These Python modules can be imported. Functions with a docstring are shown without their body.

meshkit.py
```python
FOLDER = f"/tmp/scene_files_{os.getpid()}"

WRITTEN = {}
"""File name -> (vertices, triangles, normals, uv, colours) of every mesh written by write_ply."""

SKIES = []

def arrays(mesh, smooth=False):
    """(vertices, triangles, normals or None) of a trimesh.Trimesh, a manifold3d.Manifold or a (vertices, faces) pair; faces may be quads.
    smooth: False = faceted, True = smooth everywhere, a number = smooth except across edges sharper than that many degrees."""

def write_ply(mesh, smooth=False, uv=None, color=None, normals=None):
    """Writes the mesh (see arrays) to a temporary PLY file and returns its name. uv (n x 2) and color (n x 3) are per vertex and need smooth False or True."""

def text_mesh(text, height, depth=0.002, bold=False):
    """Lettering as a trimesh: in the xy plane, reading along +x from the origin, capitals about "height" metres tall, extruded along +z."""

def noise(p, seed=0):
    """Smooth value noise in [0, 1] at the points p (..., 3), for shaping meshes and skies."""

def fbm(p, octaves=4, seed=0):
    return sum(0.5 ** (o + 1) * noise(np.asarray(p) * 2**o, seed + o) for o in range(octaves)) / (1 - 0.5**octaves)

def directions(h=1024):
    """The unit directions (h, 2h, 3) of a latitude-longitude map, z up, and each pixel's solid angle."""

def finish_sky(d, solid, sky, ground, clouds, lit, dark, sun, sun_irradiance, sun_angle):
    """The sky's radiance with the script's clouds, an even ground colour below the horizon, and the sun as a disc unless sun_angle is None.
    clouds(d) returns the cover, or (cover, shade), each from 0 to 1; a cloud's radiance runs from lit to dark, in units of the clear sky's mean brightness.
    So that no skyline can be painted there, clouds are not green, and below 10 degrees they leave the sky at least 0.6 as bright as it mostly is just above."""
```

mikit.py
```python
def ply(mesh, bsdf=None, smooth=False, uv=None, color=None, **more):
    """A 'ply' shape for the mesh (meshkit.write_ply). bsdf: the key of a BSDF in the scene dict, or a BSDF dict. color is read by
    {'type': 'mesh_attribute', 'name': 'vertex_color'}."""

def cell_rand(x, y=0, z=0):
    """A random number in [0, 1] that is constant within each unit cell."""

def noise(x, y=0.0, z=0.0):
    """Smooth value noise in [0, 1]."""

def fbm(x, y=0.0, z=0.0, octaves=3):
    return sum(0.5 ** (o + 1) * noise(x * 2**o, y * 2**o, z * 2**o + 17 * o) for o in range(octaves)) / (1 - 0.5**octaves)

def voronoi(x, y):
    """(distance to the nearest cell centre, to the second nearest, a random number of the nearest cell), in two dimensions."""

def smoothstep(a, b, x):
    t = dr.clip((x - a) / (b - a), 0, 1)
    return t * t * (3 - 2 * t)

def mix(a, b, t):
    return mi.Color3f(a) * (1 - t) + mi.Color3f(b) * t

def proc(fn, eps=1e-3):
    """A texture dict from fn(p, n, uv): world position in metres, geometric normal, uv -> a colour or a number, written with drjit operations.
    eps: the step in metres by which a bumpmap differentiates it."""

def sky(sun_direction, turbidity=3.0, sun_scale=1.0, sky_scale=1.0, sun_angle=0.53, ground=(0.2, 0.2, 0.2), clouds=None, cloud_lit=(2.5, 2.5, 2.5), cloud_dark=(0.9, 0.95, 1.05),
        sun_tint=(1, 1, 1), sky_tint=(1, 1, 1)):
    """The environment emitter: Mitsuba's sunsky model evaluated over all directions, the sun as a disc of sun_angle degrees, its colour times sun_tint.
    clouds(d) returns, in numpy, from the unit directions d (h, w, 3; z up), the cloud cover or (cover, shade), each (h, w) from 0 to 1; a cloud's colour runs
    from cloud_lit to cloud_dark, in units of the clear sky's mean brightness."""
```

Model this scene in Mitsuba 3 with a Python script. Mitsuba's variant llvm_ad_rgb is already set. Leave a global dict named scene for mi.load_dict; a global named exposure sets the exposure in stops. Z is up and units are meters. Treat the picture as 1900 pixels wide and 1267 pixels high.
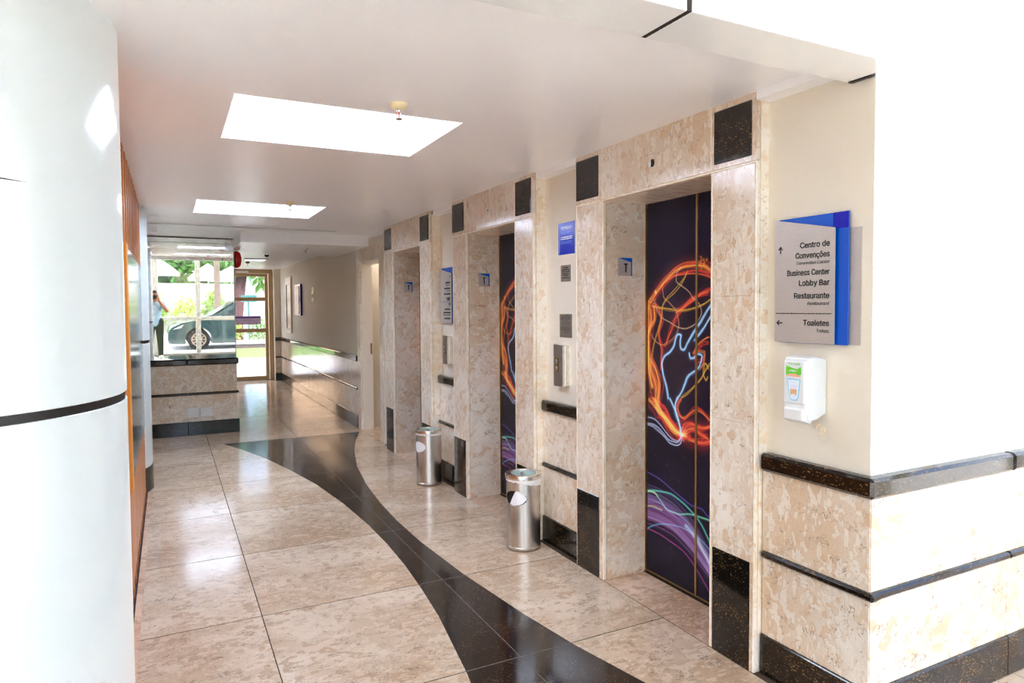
import math, random
import numpy as np
import trimesh
import manifold3d as m3
import drjit as dr
import mitsuba as mi
import mikit, meshkit
from mikit import noise, fbm, smoothstep, mix, proc
from shapely.geometry import Polygon, box as sbox
from shapely import affinity
from shapely.ops import unary_union
from scipy.spatial import cKDTree

random.seed(7)
rng = np.random.default_rng(7)
T = mi.ScalarTransform4f
scene, labels = {}, {}

# ------------------------------------------------------------------ camera, sky, exposure
EYE = np.array([0.0, 0.0, 1.6])
CAM_UP = np.array([0.02279813, 0.03075857, 0.99926681])
CAM_FWD = np.array([0.45514464, 0.8896162, -0.03776746])
scene['camera'] = {'type': 'perspective', 'fov': math.degrees(2 * math.atan(950 / 1250.97)), 'fov_axis': 'x', 'near_clip': 0.02,
                   'principal_point_offset_x': -1.795 / 1900, 'principal_point_offset_y': 15.82 / 1267,
                   'to_world': T().look_at(origin=EYE.tolist(), target=(EYE + CAM_FWD).tolist(), up=CAM_UP.tolist())}
SUN = (0.22, -0.60, 0.77)


def sky_clouds(d):
    c = meshkit.fbm(d * np.array([3.0, 3.0, 6.0]), 4, 3)
    return np.clip((c - 0.36) * 4.0, 0, 1), np.clip((c - 0.6) * 2, 0, 0.5)


scene['sky'] = mikit.sky(SUN, turbidity=4.0, sun_scale=5.0, sky_scale=12.5, sun_angle=2.0, ground=(0.35, 0.34, 0.32), clouds=sky_clouds,
                         sky_tint=(0.97, 1.0, 1.06), cloud_lit=(2.5, 2.6, 2.75), cloud_dark=(1.4, 1.42, 1.46))
exposure = 0.68
LIGHT_RADIANCE = (7.0, 8.4, 10.6)


# ------------------------------------------------------------------ materials
def lin(*c):
    c = np.asarray(c, float) / 255.0
    return np.where(c <= 0.04045, c / 12.92, ((c + 0.055) / 1.055) ** 2.4).tolist()


def rgb(*c):
    return {'type': 'rgb', 'value': lin(*c)}


def mat(key, color, rough=0.5, spec=0.5, metallic=0.0, coat=0.0, bump=None, **more):
    b = {'type': 'principled', 'base_color': color, 'roughness': rough, 'specular': spec, 'metallic': metallic, **more}
    if coat:
        b |= {'clearcoat': coat, 'clearcoat_gloss': 0.95}
    if bump:
        b = {'type': 'bumpmap', 'arbitrary': proc(bump[0], bump[2] if len(bump) > 2 else 1e-3), 'scale': bump[1], 'bsdf': b}
    scene[key] = {'type': 'twosided', 'bsdf': b}
    return key


def col(c):
    return mi.Color3f(*lin(*c))


def marble(a, b, light, vein, s=1.0, off=0.0, tiles=False):
    """Shell limestone: soft clouds of two tones, pale shell patches, tan blots and short dark worm-like flecks, lying roughly along one direction."""
    A, B, L, V = col(a), col(b), col(light), col(vein)

    def fn(p, n, uv):
        x, y, z = p.x * s + off, p.y * s + off * 0.7, p.z * s
        tone = 1.0
        if tiles:      # every slab of the floor is cut from another place of the block
            i, j = dr.floor((p.x - 0.402) / 1.003), dr.floor((p.y + 1.27) / 0.99)
            x, y = x + 7 * mikit.cell_rand(i, j, 5), y + 9 * mikit.cell_rand(i, j, 8)
            tone = 0.955 + 0.09 * mikit.cell_rand(i, j, 2)
        big = fbm(x * 1.6 + y * 0.8, y * 2.6 - x * 0.6, z * 1.6, 3)
        w = fbm(x * 3.1, y * 4.0, z * 2.7, 3)
        q = fbm(x * 24 + 5 * w, y * 38 - 4 * w, z * 22 + 4 * w, 3)
        k = smoothstep(0.36, 0.62, noise(x * 6.5 + 3, y * 8.5, z * 6.5 + 2 * w))
        c = mix(mix(L, A, smoothstep(0.32, 0.46, big)), B, smoothstep(0.50, 0.66, big) * 0.45 + smoothstep(0.44, 0.64, w) * 0.3)
        c = mix(c, B, smoothstep(0.52, 0.62, q) * (0.25 + 0.5 * k))
        c = mix(c, L, smoothstep(0.57, 0.66, noise(x * 27 - 8 * w, y * 44 + 9, z * 25 + 5 * q)) * 0.6)
        c = mix(c, V, (1 - smoothstep(0.004, 0.016, dr.abs(q - 0.565))) * smoothstep(0.52, 0.66, noise(x * 11 + 3, y * 15, z * 11)) * 0.5)
        r = dr.abs(noise(x * 44 + 9 * q, y * 78 + 7 * w, z * 42 + 8 * q) - 0.5)
        m = smoothstep(0.66, 0.78, noise(x * 19 + 31, y * 28 + 5 * w, z * 19))
        c = mix(c, V, (1 - smoothstep(0.015, 0.06, r)) * m * 0.7)
        g = noise(x * 80 + 5 * q, y * 160 + 8 * w, z * 76)
        c = mix(c, V, smoothstep(0.84, 0.94, g) * 0.45)
        return c * (0.95 + 0.10 * noise(x * 190, y * 260, z * 190)) * tone
    return proc(fn)


def granite(a, fleck, amount=0.62):
    A, Fk = col(a), col(fleck)

    def fn(p, n, uv):
        g = noise(p.x * 150, p.y * 150, p.z * 150)
        h = noise(p.x * 310 + 7, p.y * 310, p.z * 310)
        w = fbm(p.x * 9, p.y * 9, p.z * 9, 2)
        t = smoothstep(amount, amount + 0.16, g * 0.6 + h * 0.25 + w * 0.25)
        return mix(A, Fk, t)
    return proc(fn)


def paint(c, amp=0.03, s=3.0):
    C = col(c)
    return proc(lambda p, n, uv: C * (1 - amp + 2 * amp * fbm(p.x * s, p.y * s, p.z * s, 3)))


def wood(c1, c2, along='z'):
    A, B = col(c1), col(c2)

    def fn(p, n, uv):
        x, y, z = (p.x, p.y, p.z) if along == 'z' else (p.x, p.z, p.y)
        w = fbm(x * 9, y * 9, z * 0.8, 3)
        g = fbm(x * 90 + w * 3, y * 90 + w * 3, z * 2.5, 3)
        plank = mikit.cell_rand(dr.floor(y * 5.0), 3)
        return mix(A, B, dr.clip(0.6 * g + 0.5 * w - 0.1 + 0.3 * (plank - 0.5), 0, 1))
    return proc(fn)


mat('m_floor', marble((188, 165, 142), (168, 139, 112), (202, 183, 163), (104, 82, 66), 1.0, 0.0, True), 0.14, 0.55)
mat('m_porch_tile', paint((214, 212, 208), 0.04, 5.0), 0.5, 0.4)
mat('m_threshold', marble((196, 168, 144), (172, 138, 112), (210, 184, 162), (120, 92, 72), 1.0, 5.0), 0.25, 0.5)
mat('m_stone', marble((220, 205, 187), (202, 171, 138), (232, 222, 208), (132, 98, 70), 0.95, 11.0), 0.14, 0.5)
mat('m_edge', marble((242, 230, 210), (230, 206, 172), (248, 240, 228), (190, 156, 120), 1.2, 17.0), 0.3, 0.4)
mat('m_granite', granite((11, 9, 8), (100, 76, 44), 0.655), 0.07, 0.5)
mat('m_granite_floor', granite((21, 17, 16), (60, 45, 34), 0.68), 0.1, 0.5)
mat('m_grout_pale', rgb(104, 96, 94), 0.7, 0.2)
mat('m_grout', rgb(66, 52, 44), 0.8, 0.2)
mat('m_cream', paint((218, 208, 191)), 0.55, 0.3)
mat('m_building', paint((216, 184, 152)), 0.7, 0.3)
mat('m_white_wall', paint((244, 243, 238), 0.015), 0.5, 0.35)
mat('m_ceiling', paint((247, 246, 245), 0.012, 1.2), 0.32, 0.5)
mat('m_panel', paint((228, 228, 224), 0.01), 0.22, 0.5)
mat('m_column', paint((214, 221, 220), 0.01), 0.12, 0.5)
mat('m_black', rgb(14, 12, 13), 0.45, 0.4)
mat('m_dark', rgb(34, 30, 30), 0.6, 0.3)
mat('m_wood', wood((196, 122, 62), (152, 86, 40)), 0.28, 0.5)
mat('m_wood_dark', wood((160, 98, 52), (118, 68, 34)), 0.35, 0.4)
mat('m_wood_frame', wood((222, 144, 58), (194, 112, 38)), 0.25, 0.5)
mat('m_white_paint', paint((240, 230, 216), 0.03, 6.0), 0.4, 0.4)
mat('m_white_gloss', rgb(222, 225, 226), 0.2, 0.5)
mat('m_white_plastic', rgb(222, 221, 218), 0.35, 0.4)
mat('m_fixture', rgb(246, 246, 250), 0.5, 0.3)
mat('m_ivory', rgb(238, 222, 178), 0.4, 0.4)
mat('m_brass', rgb(168, 140, 96), 0.35, 0.5, 0.9)
mat('m_bronze', paint((178, 146, 108), 0.03), 0.35, 0.5, 0.35)
mat('m_frame', rgb(232, 228, 212), 0.35, 0.4)
mat('m_blue', rgb(0, 74, 176), 0.25, 0.5)
mat('m_blue_deep', rgb(0, 22, 150), 0.2, 0.5)
mat('m_notice', rgb(38, 52, 176), 0.15, 0.5)
mat('m_notice_light', rgb(84, 120, 214), 0.2, 0.5)
mat('m_ink', rgb(22, 22, 24), 0.5, 0.3)
mat('m_ink_grey', rgb(64, 60, 58), 0.5, 0.3)
mat('m_letter_white', rgb(236, 238, 248), 0.4, 0.3)
mat('m_red', rgb(196, 14, 24), 0.3, 0.5)
mat('m_green', rgb(104, 190, 58), 0.4, 0.4)
mat('m_lettergreen', rgb(126, 176, 84), 0.4, 0.4)
mat('m_skin_print', rgb(226, 170, 140), 0.4, 0.4)
mat('m_lightblue', rgb(150, 200, 228), 0.3, 0.4)
mat('m_paleblue', rgb(222, 236, 244), 0.25, 0.5)
mat('m_tan', rgb(206, 170, 128), 0.4, 0.4)
mat('m_bag', rgb(238, 238, 240), 0.4, 0.4)
mat('m_bowl', rgb(162, 180, 174), 0.25, 0.5)
mat('m_purple', rgb(224, 206, 234), 0.5, 0.3)
mat('m_purple_dark', rgb(116, 92, 172), 0.5, 0.3)
mat('m_teal', rgb(46, 96, 98), 0.4, 0.4)
mat('m_greygreen', rgb(142, 156, 146), 0.5, 0.3)
mat('m_shaft', rgb(30, 26, 34), 0.6, 0.3)
scene['m_steel'] = {'type': 'twosided', 'bsdf': {'type': 'roughconductor', 'material': 'Ag', 'alpha': 0.07, 'distribution': 'ggx', 'specular_reflectance': {'type': 'rgb', 'value': [0.70, 0.70, 0.71]}}}
scene['m_chrome'] = {'type': 'twosided', 'bsdf': {'type': 'roughconductor', 'material': 'Ag', 'alpha': 0.06, 'specular_reflectance': {'type': 'rgb', 'value': [0.82, 0.81, 0.8]}}}
mat('m_aluminium', proc(lambda p, n, uv: mi.Color3f(*lin(190, 184, 178)) * (0.94 + 0.12 * noise(p.x * 40, p.y * 40, p.z * 900))), 0.42, 0.5, 0.5)
mat('m_alu_dark', rgb(140, 128, 118), 0.35, 0.5, 0.7)
scene['m_mirror'] = {'type': 'twosided', 'bsdf': {'type': 'conductor', 'material': 'none', 'specular_reflectance': {'type': 'rgb', 'value': [0.93, 0.95, 0.94]}}}
scene['m_panel_glass'] = {'type': 'twosided', 'bsdf': {'type': 'roughconductor', 'material': 'none', 'alpha': 0.02, 'specular_reflectance': {'type': 'rgb', 'value': [0.74, 0.76, 0.76]}}}
scene['m_pane'] = {'type': 'thindielectric', 'int_ior': 1.5}
mat('m_pavement', paint((206, 204, 204), 0.05, 1.5), 0.8, 0.2)
mat('m_street', paint((222, 221, 218), 0.06, 1.0), 0.8, 0.2)
mat('m_garden_wall', paint((214, 208, 198), 0.05, 2.0), 0.8, 0.2)
mat('m_wall_dark', paint((88, 76, 82), 0.15, 6.0), 0.8, 0.2)
mat('m_lawn', proc(lambda p, n, uv: mix(mi.Color3f(*lin(70, 106, 54)), mi.Color3f(*lin(94, 128, 70)), fbm(p.x * 14, p.y * 14, p.z * 14, 3))), 0.8, 0.2)
mat('m_canvas', rgb(244, 244, 240), 0.7, 0.2)
mat('m_bark', paint((128, 112, 100), 0.2, 20), 0.85, 0.2)
mat('m_bark_dark', paint((84, 62, 66), 0.25, 18), 0.85, 0.2)
mat('m_car', rgb(18, 60, 66), 0.12, 0.6, 0.2, 0.8)
mat('m_tyre', rgb(22, 22, 24), 0.7, 0.3)
mat('m_car_glass', rgb(24, 46, 52), 0.06, 0.6)
mat('m_lamp_glass', rgb(226, 232, 236), 0.1, 0.6)


def leaf(key, c):
    scene[key] = {'type': 'twosided', 'bsdf': {'type': 'principled', 'base_color': rgb(*c), 'roughness': 0.45, 'specular': 0.4}}


leaf('m_leaf', (88, 132, 58))
leaf('m_leaf_light', (150, 182, 84))
leaf('m_leaf_dark', (58, 98, 60))
leaf('m_leaf_yellow', (190, 196, 92))
leaf('m_skin', (176, 116, 86))
mat('m_hair', rgb(38, 24, 20), 0.5, 0.4)
mat('m_shirt', rgb(176, 206, 226), 0.8, 0.2)
mat('m_trousers', rgb(54, 62, 50), 0.8, 0.2)
mat('m_shoe', rgb(210, 208, 204), 0.6, 0.3)


# ------------------------------------------------------------------ helpers
def number(key):
    if key not in scene and key not in NAMES:
        NAMES.add(key)
        return key
    i = 1
    while f'{key}_{i:03d}' in scene or f'{key}_{i:03d}' in NAMES:
        i += 1
    NAMES.add(f'{key}_{i:03d}')
    return f'{key}_{i:03d}'


NAMES = set()


def put(key, mesh, m, smooth=False, **kw):
    scene[key] = mikit.ply(mesh, m, smooth, **kw)
    return key


def thing(name, label, cat, group=None):
    key = number(name)
    labels[key] = {'label': label, 'category': cat}
    if group:
        labels[key]['group'] = group
    return key


def struct(name, mesh, m, label=None, smooth=False):
    key = number(name)
    put(key, mesh, m, smooth)
    labels[key] = {'kind': 'structure'} | ({'label': label} if label else {})
    return key


def holder(name, label=None):
    key = number(name)
    labels[key] = {'kind': 'structure'} | ({'label': label} if label else {})
    return key


def part(parent, name, mesh, m, smooth=False, label=None, **kw):
    key = number(f'{parent}__{name}')
    put(key, mesh, m, smooth, **kw)
    if label:
        labels[key] = {'label': label}
    return key


def box(x0, x1, y0, y1, z0, z1, b=0.0):
    x0, x1 = min(x0, x1), max(x0, x1)
    y0, y1 = min(y0, y1), max(y0, y1)
    z0, z1 = min(z0, z1), max(z0, z1)
    if b <= 0:
        m = trimesh.creation.box((x1 - x0, y1 - y0, z1 - z0))
        m.apply_translation(((x0 + x1) / 2, (y0 + y1) / 2, (z0 + z1) / 2))
        return m
    b = min(b, (x1 - x0) / 2.01, (y1 - y0) / 2.01, (z1 - z0) / 2.01)
    pts = []
    for sx, X in ((1, x0), (-1, x1)):
        for sy, Y in ((1, y0), (-1, y1)):
            for sz, Z in ((1, z0), (-1, z1)):
                pts += [(X, Y + sy * b, Z + sz * b), (X + sx * b, Y, Z + sz * b), (X + sx * b, Y + sy * b, Z)]
    return trimesh.convex.convex_hull(np.array(pts))


def cat(*ms):
    return trimesh.util.concatenate([m for m in ms])


def prism(poly, z0, z1):
    m = trimesh.creation.extrude_polygon(poly, z1 - z0, engine='earcut')
    m.apply_translation((0, 0, z0))
    return m


def lathe(profile, c=(0, 0, 0), n=40):
    m = trimesh.creation.revolve(np.array(profile, float), sections=n)
    m.apply_translation(c)
    return m


def cyl(p0, p1, r, n=20, r1=None):
    p0, p1 = np.array(p0, float), np.array(p1, float)
    h = np.linalg.norm(p1 - p0)
    m = trimesh.creation.revolve(np.array([(0, 0), (r, 0), (r if r1 is None else r1, h), (0, h)], float), sections=n)
    m.apply_transform(trimesh.geometry.align_vectors((0, 0, 1), (p1 - p0) / h))
    m.apply_translation(p0)
    return m


def tube(pts, r, n=8):
    p = np.asarray(pts, float)
    R = np.broadcast_to(r, (len(p),))
    t = np.gradient(p, axis=0)
    t /= np.linalg.norm(t, axis=1, keepdims=True)
    a = np.cross(t, np.where(np.abs(t[:, 2:]) < 0.9, [0, 0, 1.0], [1.0, 0, 0]))
    a /= np.linalg.norm(a, axis=1, keepdims=True)
    b = np.cross(t, a)
    ang = np.arange(n) * 2 * np.pi / n
    v = (p[:, None] + R[:, None, None] * (np.cos(ang)[None, :, None] * a[:, None] + np.sin(ang)[None, :, None] * b[:, None])).reshape(-1, 3)
    f = []
    for i in range(len(p) - 1):
        for j in range(n):
            q = (i * n + j, i * n + (j + 1) % n, (i + 1) * n + (j + 1) % n, (i + 1) * n + j)
            f += [(q[0], q[1], q[2]), (q[0], q[2], q[3])]
    for j in range(1, n - 1):
        f += [(0, j + 1, j), ((len(p) - 1) * n, (len(p) - 1) * n + j, (len(p) - 1) * n + j + 1)]
    return trimesh.Trimesh(v, f, process=False)


def man(mesh):
    mesh = mesh.copy()
    mesh.merge_vertices()
    return m3.Manifold(m3.Mesh(np.asarray(mesh.vertices, np.float32), np.asarray(mesh.faces, np.uint32)))


def frame_T(ex, ey, o):
    ex, ey = np.array(ex, float), np.array(ey, float)
    m = np.eye(4)
    m[:3, 0], m[:3, 1], m[:3, 2], m[:3, 3] = ex, ey, np.cross(ex, ey), o
    return m


def wall_T(o):          # lies on the elevator wall, read from the corridor: text runs towards -y, up is z, faces -x
    return frame_T((0, -1, 0), (0, 0, 1), o)


def front_T(o):         # lies on a face that looks towards -y
    return frame_T((1, 0, 0), (0, 0, 1), o)


def text(s, h, right_at=None, width=None, shear=0.0, bold=True, depth=0.001, squeeze=1.0):
    m = meshkit.text_mesh(s, h, depth, bold)
    x0, x1 = m.bounds[0][0], m.bounds[1][0]
    sx = squeeze if width is None else width / (x1 - x0)
    M = np.eye(4)
    M[0, 0] = sx
    M[0, 1] = shear
    m.apply_transform(M)
    if right_at is not None:
        m.apply_translation((right_at - m.bounds[1][0], 0, 0))
    return m


def flat(pts, d=0.001):
    return prism(Polygon(pts), 0, d)


def rrect(x0, x1, y0, y1, r=0.004):
    return sbox(x0 + r, y0 + r, x1 - r, y1 - r).buffer(r, quad_segs=4)


# ------------------------------------------------------------------ floor
XF, XW, XD, YP = 2.236, 2.305, 2.28, 1.606     # portal face, painted wall, dado face; painted front of the end pier
band_L = [(0.557, 8.655), (0.732, 8.169), (0.906, 7.576), (1.055, 6.894), (1.172, 6.24), (1.25, 5.52), (1.288, 4.869), (1.293, 4.423), (1.281, 4.006), (1.257, 3.65),
          (1.219, 3.25), (1.13, 2.66), (1.03, 2.2), (0.86, 1.6), (0.65, 1.0), (0.4, 0.4), (0.1, -0.3), (-0.35, -1.15)]
band_R = [(2.177, 8.655), (1.97, 8.03), (1.83, 7.504), (1.674, 6.767), (1.577, 6.057), (1.523, 5.419), (1.503, 4.9), (1.507, 4.346), (1.547, 3.706), (1.62, 3.06),
          (1.685, 2.65), (1.775, 2.249), (1.95, 1.7), (2.18, 1.1), (2.45, 0.5), (2.8, -0.2), (3.35, -1.15)]
band = Polygon(band_L + band_R[::-1]).buffer(0.02, quad_segs=3).buffer(-0.02, quad_segs=3)
inner = sbox(-0.155, 1.583, 2.2345, 16.0)
porch = sbox(-3.0, -1.15, 5.0, 1.583)
side_l = sbox(-1.5, 1.583, -0.155, 9.46).difference(sbox(-0.8, 2.2, -0.19, 6.9))
floor_area = unary_union([inner, porch, side_l]).difference(sbox(-2, 9.45, 0.79, 17)).buffer(0)
struct('floor', cat(box(-3, 5, -1.15, 1.583, -0.06, -0.0012), box(-1.6, 3.5, 1.583, 16.2, -0.06, -0.0012)), 'm_grout')
xs = [-3.6, -2.6, -1.6, -0.6, 0.402, 1.405, 2.2345, 3.23, 4.23, 5.23]
ys = [-1.27 + 0.99 * k for k in range(19)]
GAP = 0.0008
for i in range(len(xs) - 1):
    for j in range(len(ys) - 1):
        c = sbox(xs[i] + 0.0016, ys[j] + 0.0026, xs[i + 1] - 0.0016, ys[j + 1] - 0.0026).intersection(floor_area)
        if c.area < 1e-3:
            continue
        for kind, m, g in (('granite_tile', 'm_granite_floor', c.intersection(band)), ('tile', 'm_porch_tile' if ys[j] < 0.5 else 'm_floor', c.difference(band))):
            g = g.buffer(-GAP, join_style=2)
            for q in getattr(g, 'geoms', [g]):
                if q.is_empty or q.area < 2e-3:
                    continue
                part('floor', kind, prism(q.simplify(0.0005), -0.012, 0.0), m)
for q_ in [sbox(x - .0016, -1.15, x + .0016, 8.65) for x in xs] + [sbox(-3, y - .0026, 5, y + .0026) for y in ys]:
    g = q_.intersection(band.buffer(-0.003)).intersection(floor_area)
    for q in getattr(g, 'geoms', [g]):
        if q.geom_type == 'Polygon' and q.area > 1e-5:
            part('floor', 'pale_joint', prism(q, -0.006, -0.0004), 'm_grout_pale')
for k in range(4):
    part('floor', 'border_strip', box(-0.19, -0.157, 2.6 + 1.08 * k, 3.677 + 1.08 * k, -0.012, 0.002), 'm_threshold')


# ------------------------------------------------------------------ walls with stone dado
def run_box(a, b, n, z0, z1, d0, d1, bev):
    """A block along the line a-b (axis-aligned), from d0 to d1 along the outward normal n."""
    (ax, ay), (bx, by) = a, b
    return box(min(ax, bx) + min(n[0] * d0, n[0] * d1), max(ax, bx) + max(n[0] * d0, n[0] * d1),
               min(ay, by) + min(n[1] * d0, n[1] * d1), max(ay, by) + max(n[1] * d0, n[1] * d1), z0, z1, bev)


def dado(parent, a, b, n, splits=(), ext=(0.0, 0.0)):
    """Granite skirting, two courses of stone slabs, a granite bead and a granite rail on a straight wall; splits: places of the joints along it."""
    a, b = np.array(a, float), np.array(b, float)
    L = np.linalg.norm(b - a)
    t = (b - a) / L
    cuts = [0.0, *splits, L]
    for k in range(len(cuts) - 1):
        e0, e1 = (ext[0] if k == 0 else 0), (ext[1] if k == len(cuts) - 2 else 0)
        p, q = a + t * (cuts[k] + 0.0008), a + t * (cuts[k + 1] - 0.0008)
        P, Q = p - t * e0, q + t * e1
        part(parent, 'skirting', run_box(P, Q, n, 0.0, 0.172, -0.03, 0.016, 0.004), 'm_granite')
        part(parent, 'stone_slab', run_box(p, q, n, 0.172, 0.512, -0.03, 0.003, 0.001), 'm_stone')
        part(parent, 'bead', run_box(P, Q, n, 0.511, 0.541, -0.03, 0.02, 0.008), 'm_granite')
        part(parent, 'stone_slab', run_box(p, q, n, 0.541, 0.892, -0.03, 0.003, 0.001), 'm_stone')
        part(parent, 'rail', run_box(P, Q, n, 0.892, 0.968, -0.03, 0.026, 0.012), 'm_granite')


portals = [(2.236, 2.09, 3.515, 2.363, 3.225), (2.205, 4.0, 5.452, 4.277, 5.15), (2.195, 5.985, 7.465, 6.275, 7.16)]
wf = struct('wall_front', cat(box(XW, 5.0, YP, 2.12, 0, 3.1)), 'm_cream')
part(wf, 'facing', box(XW + 0.001, 5.0, YP - 0.004, YP + 0.0002, 0.9, 3.1), 'm_white_wall')
dado(wf, (XD, 2.085), (XD, 1.583), (-1, 0), (), (0, 0.026))
dado(wf, (XD, 1.583), (5.0, 1.583), (0, -1), (0.905, 1.9), (0.02, 0))
wr = struct('wall_right', cat(box(XW, 2.56, 3.49, 4.03, 0, 2.53), box(XW, 2.56, 5.43, 6.01, 0, 2.53), box(2.25, 2.56, 7.44, 7.70, 0, 2.53), box(2.62, 2.7, 1.6, 7.9, 0, 2.6),
                              box(2.25, 2.4, 7.68, 8.95, 2.2, 2.53)), 'm_cream')
dado(wr, (XD, 3.997), (XD, 3.518), (-1, 0))
dado(wr, (XD, 5.982), (XD, 5.455), (-1, 0))
wc = struct('wall_corridor', cat(box(2.25, 2.6, 8.93, 15.85, 0, 2.53)), 'm_cream')
dado(wc, (2.25, 15.83), (2.25, 8.95), (-1, 0), (1.4, 2.8, 4.2, 5.6))
we = struct('wall_end', cat(box(-1.6, 0.785, 9.46, 9.7, 0, 2.53), box(0.5, 0.785, 9.7, 16.3, 0, 2.53)), 'm_cream')
dado(we, (-1.55, 9.46), (0.785, 9.46), (0, -1), (1.05, 1.75), (0, 0.022))
dado(we, (0.785, 9.462), (0.785, 15.8), (1, 0), (1.6, 3.2, 4.8))
wp = struct('wall_porch', box(-3.2, -3.0, -1.3, 2.6, -0.3, 3.1), 'm_white_wall')
ws = struct('wall_side', cat(box(-1.7, -1.5, 2.6, 9.7, 0, 2.53), box(-3.2, -1.5, 2.5, 2.7, 0, 3.1)), 'm_white_wall')

# ceilings
L1 = (0.27, 1.307, 3.08, 3.895)
L2 = (0.232, 1.278, 6.145, 7.0)
SLOT = (-0.3, 1.78, 7.96, 8.07)
ceil_poly = sbox(-1.7, 1.69, 2.6, 9.75)
for r in (L1, L2, SLOT):
    ceil_poly = ceil_poly.difference(sbox(r[0], r[2], r[1], r[3]))
ce = struct('ceiling', prism(ceil_poly, 2.505, 2.545), 'm_ceiling')
for y0, y1 in ((1.69, 2.088), (3.517, 3.998), (5.454, 5.983), (7.467, 8.34)):
    part(ce, 'cove', box(2.225, 2.34, y0, y1, 2.466, 2.506, 0.002), 'm_ceiling')
cc = struct('ceiling_corridor', box(0.4, 2.6, 10.2, 16.4, 2.485, 2.53), 'm_ceiling')
part(cc, 'soffit', box(0.765, 2.3, 8.34, 10.2, 2.372, 2.5049), 'm_ceiling')
struct('ceiling_porch', box(-3.2, 5.2, -1.35, 1.6, 3.0, 3.1), 'm_ceiling')
bm = holder('beam')
labels[bm]['label'] = 'white panelled beam crossing above the entrance'
for x0, x1 in ((-3.0, -1.602), (-1.586, -0.132), (-0.116, 1.320), (1.336, 2.274)):
    part(bm, 'panel', box(x0, x1, 1.49, 1.70, 2.43, 3.0, 0.002), 'm_panel')
part(bm, 'joint', cat(*[box(x - 0.009, x + 0.009, 1.4912, 1.699, 2.4312, 2.999) for x in (-1.594, -0.124, 1.328)], box(2.285, XW + 0.001, 1.607, 1.70, 2.430, 2.6)), 'm_black', label='black joint between the panels')


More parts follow.
